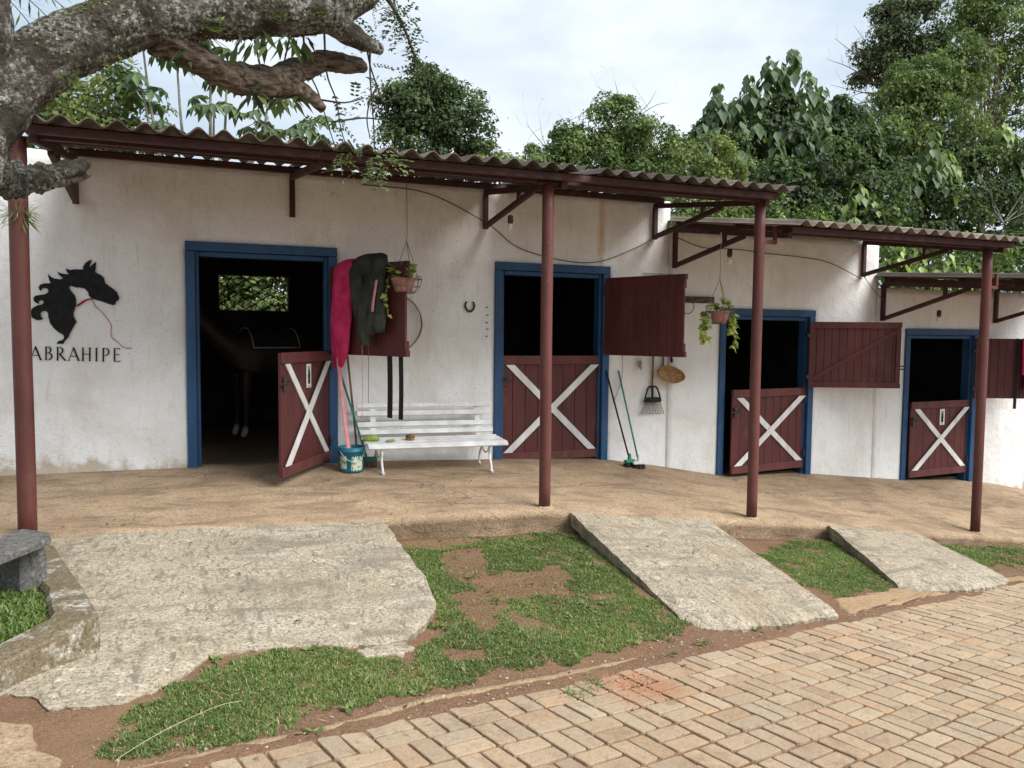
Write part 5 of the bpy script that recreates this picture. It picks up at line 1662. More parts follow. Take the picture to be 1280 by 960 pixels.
def weeds():
    rg = np.random.default_rng(8)
    P, D, N, Lh = [], [], [], []
    spots = [(1.95, -4.42), (1.62, -4.50), (.42, -4.98), (2.6, -4.22), (3.4, -4.16), (1.45, -2.35), (4.62, -3.2), (7.3, -2.5), (.95, -4.72), (2.2, -2.2), (1.25, -4.5), (.6, -4.83), (2.98, -2.3), (7.6, -2.2), (8.2, -2.3), (2.4, -4.3)]
    spots += [(rg.uniform(0, 2.9), rg.uniform(-4.6, -2.3)) for _ in range(26)]
    for x, y in spots:
        for _ in range(9):
            a = rg.uniform(0, 6.28)
            P.append((x + rg.normal() * .02, y + rg.normal() * .02, float(ground_z(x, y)) + .004)); D.append((math.cos(a), math.sin(a), rg.uniform(.1, .9))); N.append((-math.cos(a) * .5, -math.sin(a) * .5, 1)); Lh.append(rg.uniform(.025, .055))
    ar = np.array
    tag(leaves('weeds', ar(P), ar(D), ar(N), ar(Lh), ar(Lh) * .26, 'leaf_yellow', None, None, .2), 'small broad leaved weeds dotted through the grass', 'weeds', None, 'stuff')
    P, D, N, Lh = [], [], [], []
    for _ in range(900):
        x = rg.uniform(-.4, 6.5)
        y = rg.uniform(float(ye(x)) - .25, -2.15)
        if 3.0 < x < 4.4 or (y > -4.1 and x < 1.35):
            continue
        a = rg.uniform(0, 6.28)
        P.append((x, y, float(ground_z(x, y)) + .012)); D.append((math.cos(a), math.sin(a), rg.uniform(-.1, .25))); N.append((0, 0, 1)); Lh.append(rg.uniform(.03, .09))
    tag(leaves('dry_straw', ar(P), ar(D), ar(N), ar(Lh), ar(Lh) * .025, 'straw_bit', None, None, .1), 'dry straw strewn over soil and grass', 'straw', None, 'stuff')
    m = MB()
    for _ in range(420):
        x = rg.uniform(-.5, 6.8)
        y = float(ye(x)) + abs(rg.normal()) * .22 - .06
        if 3.0 < x < 4.3 and y > -4.2:
            continue
        r_ = rg.uniform(.003, .011)
        z = float(ground_z(x, y)) + r_ * .3
        k = len(m.v)
        vs = [(x + r_ * rg.uniform(.6, 1.3), y, z), (x - r_ * rg.uniform(.6, 1.3), y, z), (x, y + r_ * rg.uniform(.6, 1.3), z), (x, y - r_ * rg.uniform(.6, 1.3), z), (x, y, z + r_ * .8), (x, y, z - r_)]
        m.add(vs, [(0, 2, 4), (2, 1, 4), (1, 3, 4), (3, 0, 4), (2, 0, 5), (1, 2, 5), (3, 1, 5), (0, 3, 5)])
    m2 = MB()
    for _ in range(260):
        x, y = 2.1 + rg.normal() * .12, -4.84 + rg.normal() * .12
        r_ = rg.uniform(.003, .013)
        z = float(road(x, y)) + .001
        vs = [(x + r_ * rg.uniform(.6, 1.3), y, z), (x - r_ * rg.uniform(.6, 1.3), y, z), (x, y + r_ * rg.uniform(.6, 1.3), z), (x, y - r_ * rg.uniform(.6, 1.3), z), (x, y, z + r_ * .6), (x, y, z - r_)]
        m2.add(vs, [(0, 2, 4), (2, 1, 4), (1, 3, 4), (3, 0, 4), (2, 0, 5), (1, 2, 5), (3, 1, 5), (0, 3, 5)])
    tag(m2.build('clay_crumbs', 'redclay', None), 'crumbs of orange clay washed over the pavement', 'clay', None, 'stuff')
    tag(m.build('pebbles', 'ramp', None), 'small pebbles scattered along the pavement edge', 'pebbles', None, 'stuff')
MT['straw_bit'] = leafmat('straw_bit', [(0, (.22, .15, .08)), (.6, (.38, .29, .16)), (1., (.52, .43, .27))], .1, .8, .2)
weeds()
# fallen leaves, twigs and bits
def litter():
    rg = np.random.default_rng(5)
    P, D, N, Lh = [], [], [], []
    def put(n, xr, yr, zf, l0, l1):
        for _ in range(n):
            x, y = rg.uniform(*xr), rg.uniform(*yr)
            a = rg.uniform(0, 6.28)
            P.append((x, y, float(zf(x, y)) + .006)); D.append((math.cos(a), math.sin(a), rg.uniform(-.02, .15))); N.append((rg.normal() * .2, rg.normal() * .2, 1)); Lh.append(rg.uniform(l0, l1))
    put(150, (-1, 9), (-2.0, -.1), lambda x, y: porch(x, y) + .005, .012, .04)
    put(60, (-.6, 1.3), (-4.1, -2.2), lambda x, y: ze(x) + (y + 2.06) * .082 + .004, .012, .04)
    put(45, (3.05, 4.3), (-3.9, -2.2), lambda x, y: ip(y, [-4.1, -2.06], [road(x, -4.1) + .058, ze(x)]), .01, .035)
    put(70, (.2, 6), (-6, -4.4), lambda x, y: min(road(x, y), lawn(x, y)) + .006, .012, .035)
    put(90, (1.5, 3), (-4.4, -2.2), lambda x, y: ground_z(x, y), .015, .045)
    ar = np.array
    o = leaves('leaf_litter', ar(P), ar(D), ar(N), ar(Lh), ar(Lh) * .28, 'litter', None, None, .3)
    tag(o, 'dry leaves and bits scattered over porch, ramps and paving', 'litter', None, 'stuff')
litter()
tag(MB().tube(spline([(-.30, -5.12, float(lawn(-.3, -5.12)) + .03), (-.22, -5.02, -.19), (-.1, -4.93, -.18), (.06, -4.80, -.19), (.16, -4.72, -.22)], .03), .0013, 5).build('pale_twig', simple('pale_stem', (.34, .35, .2), (.45, .45, .29), 10), None, True), 'thin pale twig arching over the grass at the bottom left', 'twig')

# ================================================================== FOREGROUND TREE
FT = thing('old_tree', (-1.75, -4.15, -.05), 'old leaning tree with lichen covered limbs reaching over the canopy', 'tree')
def limb(name, pts, mat='bark', n=30, bumpy=.16, fr=7, step=.03, parent=FT, ridge=.07):
    q = spline(pts, step)
    m = MB()
    m.tube([p[:3] for p in q], [p[3] for p in q], n, True, bumpy, fr, ridge if n > 12 else 0.)
    return m.build(name, mat, parent, True)
trunk = limb('trunk', [(-1.8, -4.15, -.12, .44), (-1.78, -4.2, .5, .34), (-1.55, -4.3, 1.2, .28), (-1.2, -4.33, 1.65, .23), (-.99, -4.3, 2.02, .195), (-.88, -4.25, 2.32, .172), (-.672, -4.15, 2.58, .145), (-.376, -4.05, 2.815, .128), (-.078, -3.95, 2.97, .125), (.308, -3.85, 3.085, .128), (.63, -3.75, 3.18, .118), (.882, -3.7, 3.323, .09), (1.137, -3.6, 3.641, .07), (1.3, -3.5, 4.1, .05)], n=84, bumpy=.10, fr=8, step=.022)
limb('limb', [(-.92, -4.3, 2.3, .16), (-.84, -4.32, 2.6, .12), (-.80, -4.4, 2.9, .105), (-.76, -4.5, 3.3, .095), (-.7, -4.7, 4.0, .08)])
limb('broken_limb', [(-1.05, -4.15, 2.06, .10), (-.875, -3.7, 2.142, .078), (-.733, -3.4, 2.226, .058), (-.60, -3.24, 2.32, .040), (-.565, -3.2, 2.345, .022)], n=40, bumpy=.42, fr=15, step=.02, ridge=.16)
limb('broken_limb', [(-.80, -3.5, 2.17, .035), (-.652, -3.3, 2.223, .026), (-.555, -3.2, 2.284, .012)], 'deadwood', 12, .3, 16)
limb('broken_limb', [(-.16, -3.96, 2.87, .10), (.077, -3.8, 2.79, .066), (.232, -3.7, 2.77, .072), (.428, -3.6, 2.81, .074), (.572, -3.5, 2.926, .064), (.70, -3.47, 2.99, .058), (.82, -3.45, 3.012, .054), (.93, -3.42, 3.015, .042), (.97, -3.4, 3.0, .02)], 'deadwood', 44, .28, 11, .02, FT, .16)
limb('broken_limb', [(.43, -3.6, 2.80, .066), (.54, -3.54, 2.795, .055), (.62, -3.5, 2.775, .04), (.71, -3.45, 2.727, .026)], 'deadwood', 20, .36, 15)
limb('broken_limb', [(.68, -3.77, 3.16, .11), (.78, -3.7, 3.125, .075), (.87, -3.64, 3.10, .055), (.95, -3.6, 3.080, .045), (1.03, -3.55, 3.082, .03)], 'bark', 18, .28, 12)
tw = [limb('twig', [(.95, -3.7, 3.42, .026), (1.10, -3.52, 3.37, .014), (1.21, -3.42, 3.27, .009), (1.30, -3.33, 3.14, .007), (1.37, -3.3, 3.04, .004)], 'dark_bark', 8, .1)]
VN = [[(.56, -3.75, 3.05), (.62, -3.4, 2.98), (.70, -3.3, 2.87), (.77, -3.25, 2.68), (.83, -3.2, 2.54)], [(.68, -3.7, 3.1), (.74, -3.4, 2.95), (.81, -3.3, 2.83), (.85, -3.25, 2.66), (.90, -3.2, 2.56)],
      [(.93, -3.6, 3.12), (1.01, -3.35, 3.05), (1.07, -3.3, 2.93), (1.11, -3.3, 2.85), (1.20, -3.3, 2.92)], [(.96, -3.6, 3.12), (1.0, -3.4, 2.97), (1.04, -3.3, 2.73), (1.06, -3.25, 2.56)],
      [(1.07, -3.3, 2.95), (1.02, -3.3, 2.85), (1.0, -3.3, 2.73), (1.03, -3.25, 2.63)], [(.72, -3.3, 2.82), (.86, -3.3, 2.82), (.98, -3.3, 2.86)], [(.79, -3.28, 2.70), (.98, -3.3, 2.74), (1.13, -3.3, 2.74)],
      [(.48, -3.85, 2.98), (.48, -3.6, 2.95), (.46, -3.5, 2.85)], [(.9, -3.2, 2.62), (.96, -3.15, 2.56), (1.02, -3.0, 2.54)], [(.3, -3.85, 2.93), (.34, -3.7, 2.8), (.33, -3.62, 2.62)]]
for v_ in VN:
    limb('hanging_vine', [p + (.0065 - .0045 * i / len(v_),) for i, p in enumerate(v_)], 'dark_bark', 6, .1)
# pinnate leaves on the vines and twigs
def pinnate_set():
    P, D, N, Lh, Rr = [], [], [], [], []
    rg = random.Random(4)
    def frond(p, d, ln, k, shade):
        p, d = Vector(p), Vector(d).normalized()
        sd_ = d.cross(Vector((0, 0, 1)) if abs(d.z) < .9 else Vector((1, 0, 0))).normalized()
        sd_ = (sd_ + Vector((rg.uniform(-.3, .3), rg.uniform(-.3, .3), rg.uniform(-.3, .3)))).normalized()
        nn = sd_.cross(d).normalized()
        for i in range(k):
            f = (i + 1) / k
            q = p + d * ln * f + Vector((0, 0, -.25 * ln * f * f))
            for s in (-1, 1):
                P.append(q); D.append(sd_ * s + d * .55 + Vector((0, 0, -.15))); N.append(nn + Vector((rg.uniform(-.3, .3), rg.uniform(-.3, .3), .2))); Lh.append(ln * rg.uniform(.19, .26)); Rr.append(shade + rg.uniform(-.2, .2))
        P.append(p + d * ln + Vector((0, 0, -.25 * ln))); D.append(d + Vector((0, 0, -.4))); N.append(nn); Lh.append(ln * .24); Rr.append(shade)
    for v_ in VN[:9]:
        q = spline(v_, .05)
        for i, p in enumerate(q):
            if i / len(q) < .35 or rg.random() < .45:
                continue
            frond(p, (rg.uniform(-1, 1), rg.uniform(-.6, .6), rg.uniform(-.7, .5)), rg.uniform(.09, .17), rg.randint(4, 7), .35)
    # bunch drooping over the eave, its light painted in as a paler leaf tone
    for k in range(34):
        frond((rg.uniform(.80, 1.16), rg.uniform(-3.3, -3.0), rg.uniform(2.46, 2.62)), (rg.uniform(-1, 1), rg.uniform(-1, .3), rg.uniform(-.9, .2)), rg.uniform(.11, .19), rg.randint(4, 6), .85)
    for p in spline([(1.05, -3.6, 3.4), (1.21, -3.42, 3.27), (1.30, -3.33, 3.14), (1.37, -3.3, 3.04)], .025):
        for _ in range(3):
            frond(p[:3], (rg.uniform(-1, 1), rg.uniform(-1, 1), rg.uniform(-.7, .7)), rg.uniform(.07, .14), 5, .3)
    for k in range(30):
        frond((rg.uniform(.9, 1.2), rg.uniform(-3.7, -3.3), rg.uniform(3.12, 3.42)), (rg.uniform(-1, 1), rg.uniform(-1, 1), rg.uniform(-1, .3)), rg.uniform(.07, .14), 5, .3)
    ar = np.array
    leaves('foliage', ar(P), ar(D), ar(N), ar(Lh), ar(Lh) * .27, 'leaf_vine', FT, ar(Rr), .15)
    # strap leaves, bromeliads and ferns growing on the limbs
    P, D, N, Lh = [], [], [], []
    def tuft(p, n, l0, l1, dn):
        for _ in range(n):
            a = rg.uniform(0, 6.28)
            P.append(Vector(p) + Vector((rg.uniform(-.04, .04), rg.uniform(-.04, .04), rg.uniform(-.03, .03)))); D.append((math.cos(a), math.sin(a), rg.uniform(dn - .5, dn + .5))); N.append((rg.uniform(-.3, .3), rg.uniform(-.3, .3), 1)); Lh.append(rg.uniform(l0, l1))
    for p in [(.35, -3.95, 2.92), (.45, -3.9, 2.96), (.25, -3.95, 2.9), (.55, -3.7, 3.02), (.3, -3.72, 2.70), (.52, -3.55, 2.78), (.42, -3.6, 2.74), (-.05, -3.95, 2.80)]:
        tuft(p, 9, .08, .17, -1.1)
    for p in [(-.9, -3.75, 2.14), (-.8, -3.5, 2.20), (-.7, -3.35, 2.25), (-.3, -4.2, 2.62), (.1, -4.05, 2.9), (.4, -3.95, 3.02), (-.5, -4.3, 2.5), (.62, -3.86, 3.1), (.75, -3.8, 3.14)]:
        tuft(p, 22, .03, .08, .3)
    tag(leaves('epiphytes', ar(P), ar(D), ar(N), ar(Lh), ar(Lh) * .13, 'leaf_vine', FT, None, .1), kind='stuff')
    # flakes of lichen and bark plates standing off the limbs
    P, D, N, Lh = [], [], [], []
    me = trunk.data
    co = [(trunk.matrix_world @ v_.co + origin(FT), v_.normal.copy()) for v_ in me.vertices]
    for p, nn in co:
        if p.z > 1.7 and rg.random() < .8 and mn.noise(p * 5.5) > .02:
            tn = nn.orthogonal().normalized()
            tn = (Matrix.Rotation(rg.uniform(0, 6.28), 3, nn) @ tn + nn * .35).normalized()
            P.append(p - nn * .002); D.append(tn); N.append(nn); Lh.append(rg.uniform(.008, .026))
    leaves('bark_flakes', ar(P), ar(D), ar(N), ar(Lh), ar(Lh) * .32, 'flake', FT, None, .3)['kind'] = 'stuff'
t = NT('lichen_flake')
at_ = t.n('ShaderNodeAttribute', attribute_name='r').outputs['Fac']
MT['flake'] = t.fin(t.ramp(at_, [(0., (.04, .032, .025)), (.5, (.09, .072, .055)), (.65, (.085, .10, .035)), (.85, (.15, .155, .125)), (1., (.25, .26, .225))]), .95, .1)
pinnate_set()
# grassy tuft clinging to the first post
P, D, N, Lh = [], [], [], []
for k in range(150):
    a = random.uniform(0, 6.28)
    P.append((-1.13 + .06 * math.cos(a) * random.uniform(.6, 1), -1.97 + .06 * math.sin(a), 2.19 + random.uniform(-.05, .05))); D.append((math.cos(a), math.sin(a) - .2, random.uniform(-1.6, .7))); N.append((0, -.5, 1)); Lh.append(random.uniform(.06, .14))
tag(leaves('air_plant', np.array(P), np.array(D), np.array(N), np.array(Lh), np.array(Lh) * .035, 'leaf_mid', None, None, .1), 'grassy air plant clinging round the leftmost post', 'plant')

# ================================================================== TREES BEHIND
def crown_arrays(lobes, n, l0, l1, seed, droop=.3, subs=14, subr=.42, fill=.25):
    rg = np.random.default_rng(seed)
    P, Nn, A = [], [], []
    vol = np.array([r_[0] * r_[1] + r_[0] * r_[2] + r_[1] * r_[2] for c, r_ in lobes])
    vol = vol / vol.sum()
    for (c, r_), w in zip(lobes, vol):
        c, r_ = np.array(c), np.array(r_)
        k = int(n * w)
        sc = unit(subs) * (.55 + .4 * rg.random((subs, 1)))
        sr = subr * (.6 + .7 * rg.random(subs))
        which = rg.integers(0, subs, k)
        d = unit(k)
        d[:, 2] = np.abs(d[:, 2]) * np.where(rg.random(k) < .75, 1, -1)
        rad = 1 - np.abs(rg.normal(0, .16, k))
        loose = rg.random(k) < .10
        rad[loose] = 1 + np.abs(rg.normal(0, .22, loose.sum()))
        inside = rg.random(k) < fill
        rad[inside] = rg.random(inside.sum()) ** .5
        q = sc[which] + d * (sr[which] * rad)[:, None]
        P.append(c + q * r_)
        Nn.append(d * .8 + np.array([0, -.1, .55]) + rg.normal(0, .35, (k, 3)))
        tone = rg.random(subs)
        A.append(np.clip(tone[which] * .5 + .5 * rg.random(k) - .15 * inside, 0, 1))
    P, Nn, A = np.concatenate(P), np.concatenate(Nn), np.concatenate(A)
    k = len(P)
    D = np.cross(Nn, unit(k)) + np.array([0, 0, -droop])
    L = l0 + (l1 - l0) * rg.random(k) ** 1.8 * 1.25
    L = np.where(rg.random(k) < .3, L * .6, L)
    return P, D, Nn, L, A
def tree(name, base, lobes, n, l0, l1, mat, label, seed, cat='tree', group=None, droop=.35, wid=.30, bark='dark_bark', tr=.12, subs=20, subr=.36, fill=.22, extra=None, fold=.18):
    root = thing(name, base, label, cat, group)
    P, D, N, L, A = crown_arrays(lobes, n, l0, l1, seed, droop, subs, subr, fill)
    leaves('crown', P, D, N, L, L * wid, mat, root, A, fold, .42, .08)
    rg = random.Random(seed)
    b = Vector(base)
    cen = Vector((0, 0, 0))
    for c, r_ in lobes:
        cen += Vector(c) / len(lobes)
    m = MB()
    midp = b.lerp(cen, .55) + Vector((rg.uniform(-.2, .2), rg.uniform(-.2, .2), 0))
    pts = spline([tuple(b) + (tr,), tuple(b.lerp(midp, .5) + Vector((rg.uniform(-.1, .1), 0, 0))) + (tr * .8,), tuple(midp) + (tr * .62,), tuple(cen) + (tr * .35,)], .3)
    m.tube([p[:3] for p in pts], [p[3] for p in pts], 9, True, .1)
    m.build('trunk', bark, root, True)
    bm2 = MB()
    for c, r_ in lobes:
        c = Vector(c)
        s0 = midp.lerp(cen, rg.uniform(0, .6))
        pts = spline([tuple(s0) + (tr * .4,), tuple(s0.lerp(c, .5) + Vector((0, 0, rg.uniform(-.15, .1)))) + (tr * .28,), tuple(c) + (tr * .16,)], .25)
        bm2.tube([p[:3] for p in pts], [p[3] for p in pts], 7)
        for _ in range(5):
            e = c + Vector((rg.uniform(-1, 1) * r_[0], rg.uniform(-1, 1) * r_[1], rg.uniform(-.5, 1.) * r_[2])) * .95
            bm2.tube([c, c.lerp(e, .5) + Vector((0, 0, rg.uniform(-.1, .1))), e], [tr * .15, tr * .08, tr * .03], 5)
    bm2.build('limbs', bark, root, True)
    if extra:
        extra(root)
    return root
def twigs(root, base, tips, r0, mat='dark_bark', n=5, seed=1, fork=3):
    rg = random.Random(seed)
    m = MB()
    for tp in tips:
        a, b = Vector(base), Vector(tp)
        m_ = a.lerp(b, .55) + Vector((rg.uniform(-.2, .2), 0, rg.uniform(-.1, .25)))
        q = spline([tuple(a) + (r0,), tuple(m_) + (r0 * .6,), tuple(b) + (r0 * .18,)], .15)
        m.tube([p[:3] for p in q], [p[3] for p in q], n)
        for _ in range(fork):
            k = rg.randint(len(q) // 3, len(q) - 1)
            p = Vector(q[k][:3])
            e = p + Vector((rg.uniform(-.5, .5), rg.uniform(-.3, .3), rg.uniform(-.1, .55)))
            e2 = e + Vector((rg.uniform(-.25, .25), 0, rg.uniform(-.05, .3)))
            m.tube([p, p.lerp(e, .5), e, e2], [q[k][3] * .5, q[k][3] * .38, q[k][3] * .25, .003], 4)
    m.build('bare_twigs', mat, root, True)
CP = crown_arrays([((-1.6, -4.4, 5.6), (1.5, 1.3, .8)), ((-.2, -3.9, 5.9), (1.3, 1.2, .7)), ((-3.0, -3.6, 5.4), (1.4, 1.3, .9)), ((1.3, -3.6, 5.6), (.9, .9, .6)), ((-2.2, -2.4, 5.9), (1.3, 1.1, .7))], 9000, .07, .13, 99, .3)
leaves('crown', CP[0], CP[1], CP[2], CP[3], CP[3] * .3, 'leaf_vine', FT, CP[4], .18, .42, .08)
def vines(root, spots, seed):
    rg = random.Random(seed)
    P, D, N, Lh, m = [], [], [], [], MB()
    for (x, y, z, ln) in spots:
        pts = [(x + .12 * math.sin(q * .9 + x), y - .25 - .1 * math.sin(q), z - ln * q / 9) for q in range(10)]
        m.tube(pts, .012, 4)
        for p in pts:
            for _ in range(9):
                a = rg.uniform(0, 6.28)
                P.append((p[0] + rg.uniform(-.18, .18), p[1] + rg.uniform(-.15, .1), p[2] + rg.uniform(-.15, .15))); D.append((math.cos(a) * .6, math.sin(a) * .6 - .2, -.9)); N.append((math.cos(a), -.8, .5)); Lh.append(rg.uniform(.10, .2))
    m.build('vine_stems', 'dark_bark', root, True)
    ar = np.array
    leaves('hanging_leaves', ar(P), ar(D), ar(N), ar(Lh), ar(Lh) * .33, 'leaf_mid', root, None, .2, .4, .1)
GB = 'trees and bushes growing behind the stable'
# yellow green tree seen below the big limb
tree('leafy_tree', (-1.7, 9.2, -.3), [((-1.9, 9, 5.9), (1.0, .9, .75)), ((-1.2, 9.2, 5.5), (.8, .8, .6)), ((-2.8, 9.2, 5.2), (.9, .8, .7)), ((-1.7, 9, 5.0), (1.3, .9, .6))], 8500, .09, .17, 'leaf_yellow', 'bright yellow green tree behind the roof under the big limb', 61, 'tree', GB)
# cecropia: pale bare branches with hands of big leaves at their ends
def cecropia():
    root = thing('umbrella_tree', (.2, 8.2, -.3), 'pale branched tree with umbrella shaped leaf hands behind the roof', 'tree', GB)
    b = Vector((.2, 8.2, -.3))
    m = MB()
    tips = [(-.9, 8.2, 5.9), (-.3, 8.0, 6.5), (.35, 8.0, 5.7), (1.15, 8.1, 5.5), (1.75, 8.0, 5.2), (.6, 8.2, 6.4), (2.2, 8.2, 5.6), (-.5, 8.2, 5.2), (1.4, 8.2, 6.2), (-.9, 8.1, 6.9), (.3, 8.1, 7.0)]
    f0 = Vector((.2, 8.2, 4.3))
    m.tube([b, b.lerp(f0, .5), f0], [.13, .11, .09], 10, True, .05)
    m.build('trunk', 'pale_bark', root, True)
    m = MB()
    P, D, N, Lh, Rr = [], [], [], [], []
    rg = random.Random(12)
    for tp in tips:
        e = Vector(tp)
        k = f0 + Vector(((e.x - f0.x) * .75, .15, (e.z - f0.z) * .28))
        q = spline([tuple(f0) + (.05,), tuple(k) + (.032,), tuple(e) + (.016,)], .2)
        m.tube([p[:3] for p in q], [p[3] for p in q], 7)
        for h in range(7):
            a = 2 * math.pi * h / 7 + rg.uniform(-.4, .4)
            hub = e + Vector((math.cos(a) * .34, math.sin(a) * .34, rg.uniform(-.2, .2)))
            m.tube([e, hub], [.009, .006], 4)
            up_ = (Vector((math.cos(a) * .4, math.sin(a) * .4, 1))).normalized()
            x = up_.orthogonal().normalized(); y = up_.cross(x)
            for f in range(8):
                an = 2 * math.pi * f / 8 + rg.uniform(-.1, .1)
                d = x * math.cos(an) + y * math.sin(an) - up_ * .45
                P.append(hub); D.append(d); N.append(up_); Lh.append(rg.uniform(.22, .36)); Rr.append(rg.uniform(.2, .75))
    m.build('limbs', 'pale_bark', root, True)
    ar = np.array
    leaves('crown', ar(P), ar(D), ar(N), ar(Lh), ar(Lh) * .2, 'leaf_broad', root, ar(Rr), .1, .6, .25)
cecropia()
# palm like fronds at the top left
def palm():
    root = thing('palm', (-4.0, 7.0, -.3), 'feathery palm fronds showing above the big limb, top left', 'palm', GB)
    MB().tube([(-4.0, 7, -.3), (-3.98, 7, 3), (-3.9, 7, 7.2)], [.14, .11, .09], 9).build('trunk', 'pale_bark', root, True)
    P, D, N, Lh = [], [], [], []
    rg = random.Random(2)
    st = MB()
    for k in range(14):
        a = 2 * math.pi * k / 14 + rg.uniform(-.2, .2)
        pts = [Vector((-3.9 + 2.0 * f * math.cos(a), 7 + 2.0 * f * math.sin(a), 7.2 + .9 * f - 1.3 * f * f)) for f in np.linspace(0, 1, 14)]
        st.tube(pts, .008, 4)
        sd_ = Vector((-math.sin(a), math.cos(a), 0))
        for i in range(2, 14):
            for s in (-1, 1):
                P.append(pts[i]); D.append(sd_ * s + Vector((math.cos(a) * .5, math.sin(a) * .5, -.5))); N.append((0, 0, 1)); Lh.append(rg.uniform(.3, .45))
    st.build('frond_stalks', 'leaf_mid', root)
    ar = np.array
    leaves('crown', ar(P), ar(D), ar(N), ar(Lh), ar(Lh) * .045, 'leaf_dark', root, None, .2)
palm()
# dense round tree
tree('round_tree', (5.3, 10.2, -.4), [((5.2, 10, 6.7), (1.15, 1.0, 1.0)), ((5.7, 10, 6.3), (.95, .9, .8)), ((4.85, 10, 6.2), (1.0, .9, .85)), ((5.3, 9.9, 5.6), (1.35, .9, .8)), ((5.15, 10, 7.2), (.7, .6, .5)), ((6.3, 10.1, 6.1), (.75, .6, .6)), ((4.4, 10, 6.6), (.7, .6, .6)), ((5.9, 10, 6.9), (.7, .6, .5))], 21000, .07, .14, 'leaf_dark', 'dense round dark green tree standing alone behind the roof', 71, 'tree', GB, tr=.14)
tree('low_bush', (6.9, 9.2, -.4), [((6.5, 9, 5.05), (.7, .6, .5)), ((7.1, 9, 5.15), (.7, .6, .55)), ((7.7, 9.2, 5.0), (.6, .6, .5))], 5000, .08, .15, 'leaf_yellow', 'low bright green bush between round tree and roof sheets', 72, 'bush', GB)
tree('dark_bush', (9.1, 11, -.5), [((8.8, 11, 6.2), (.9, .8, .75)), ((9.5, 11, 6.5), (.7, .7, .65)), ((9.1, 10.8, 5.6), (1.1, .8, .7))], 11000, .07, .15, 'leaf_mid', 'dark green bush just right of the low bright bush', 73, 'bush', GB, extra=lambda r_: twigs(r_, (8.7, 11, 6.2), [(8.0, 11, 6.9), (8.4, 11, 7.0), (9.6, 11, 7.3)], .012, seed=3))
tree('vine_tree', (11, 11, -.5), [((10.8, 11, 7.0), (1.05, .9, .85)), ((11.5, 11, 6.6), (1.2, 1, .9)), ((10.4, 10.8, 6.2), (.9, .8, .8)), ((11.6, 10.7, 5.7), (1.3, .9, .9)), ((12.4, 11, 6.3), (.9, .9, .8)), ((10.9, 11, 7.7), (.4, .4, .4))], 22000, .07, .15, 'leaf_mid', 'olive green vine covered tree in the middle of the skyline', 74, 'tree', GB, extra=lambda r_: twigs(r_, (11, 11, 7.2), [(10.0, 11, 8.1), (11.9, 11, 8.2), (12.3, 11, 7.9), (10.6, 11, 8.3)], .014, seed=5))
tree('yellow_bush', (12.2, 9.3, -.5), [((11.6, 9, 5.5), (.8, .7, .6)), ((12.3, 9, 5.9), (.8, .7, .65)), ((13.0, 9.2, 5.6), (.7, .7, .6)), ((12.2, 8.9, 4.9), (1.3, .8, .7)), ((11.2, 8.6, 4.6), (1.0, .7, .6))], 9000, .07, .15, 'leaf_yellow', 'yellowish bush in front of the vine covered tree', 75, 'bush', GB)
# broad leaved tree with drooping hands of big leaves
def hands(root, hubs, n, l0, l1, mat, seed, bright=.5):
    rg = random.Random(seed)
    P, D, N, Lh, Rr = [], [], [], [], []
    for h in hubs:
        h = Vector(h)
        br_ = bright + rg.uniform(-.25, .25)
        for k in range(n):
            a = 2 * math.pi * k / n * 2.4 + rg.uniform(-.4, .4)
            lv = rg.random()
            p = h + Vector((math.cos(a) * (.04 + .22 * lv), math.sin(a) * (.04 + .22 * lv), -.85 * lv))
            P.append(p); D.append((math.cos(a) * .62, math.sin(a) * .62, -.85 - .3 * lv + rg.uniform(-.2, .25))); N.append((math.cos(a) * .8, math.sin(a) * .8, .75)); Lh.append(rg.uniform(l0, l1) * (.7 + .4 * lv)); Rr.append(br_ - .25 * lv + rg.uniform(-.12, .12) + .1)
    ar = np.array
    leaves('large_leaves', ar(P), ar(D), ar(N), ar(Lh), ar(Lh) * .3, mat, root, ar(Rr), .16, .42, .15)
HB1 = [(14.7, 10.6, 8.95), (15.4, 10.6, 9.5), (16.25, 10.6, 9.85), (16.85, 10.6, 9.3), (15.9, 10.7, 9.5), (17.4, 10.6, 8.9), (13.6, 10.5, 8.5), (15.9, 10.4, 8.7), (15.1, 10.4, 8.5), (14.2, 10.5, 8.1), (13.4, 10.6, 7.9), (14.8, 10.3, 7.8), (15.6, 10.2, 8.0), (16.5, 10.3, 8.2), (17.2, 10.5, 8.3), (17.9, 10.5, 8.6), (18.7, 10.5, 8.3), (14.1, 10.2, 7.3), (15.2, 10, 7.2), (13.0, 10.4, 7.3), (16.2, 10, 7.4), (17.0, 10.1, 7.5), (19.3, 10.5, 8.05)]
tree('broad_leaf_tree', (16, 11, -.6), [((15.7, 11, 7.6), (1.6, 1.0, 1.1)), ((14.3, 11, 7.0), (1.3, .9, .9)), ((17.2, 11, 7.3), (1.6, 1.0, 1.0)), ((15.5, 10.8, 6.5), (2.2, 1.0, 1.0)), ((18.4, 11, 7.2), (1.3, .9, 1.0)), ((18.3, 11, 8.0), (.9, .8, .7)), ((19.4, 11, 7.5), (1.2, .9, .9))], 30000, .10, .22, 'leaf_dark', 'dark tree with drooping hands of large leaves right of the middle', 76, 'tree', GB, wid=.36, tr=.16, extra=lambda r_: hands(r_, HB1, 30, .34, .56, 'leaf_broad', 7, .45))
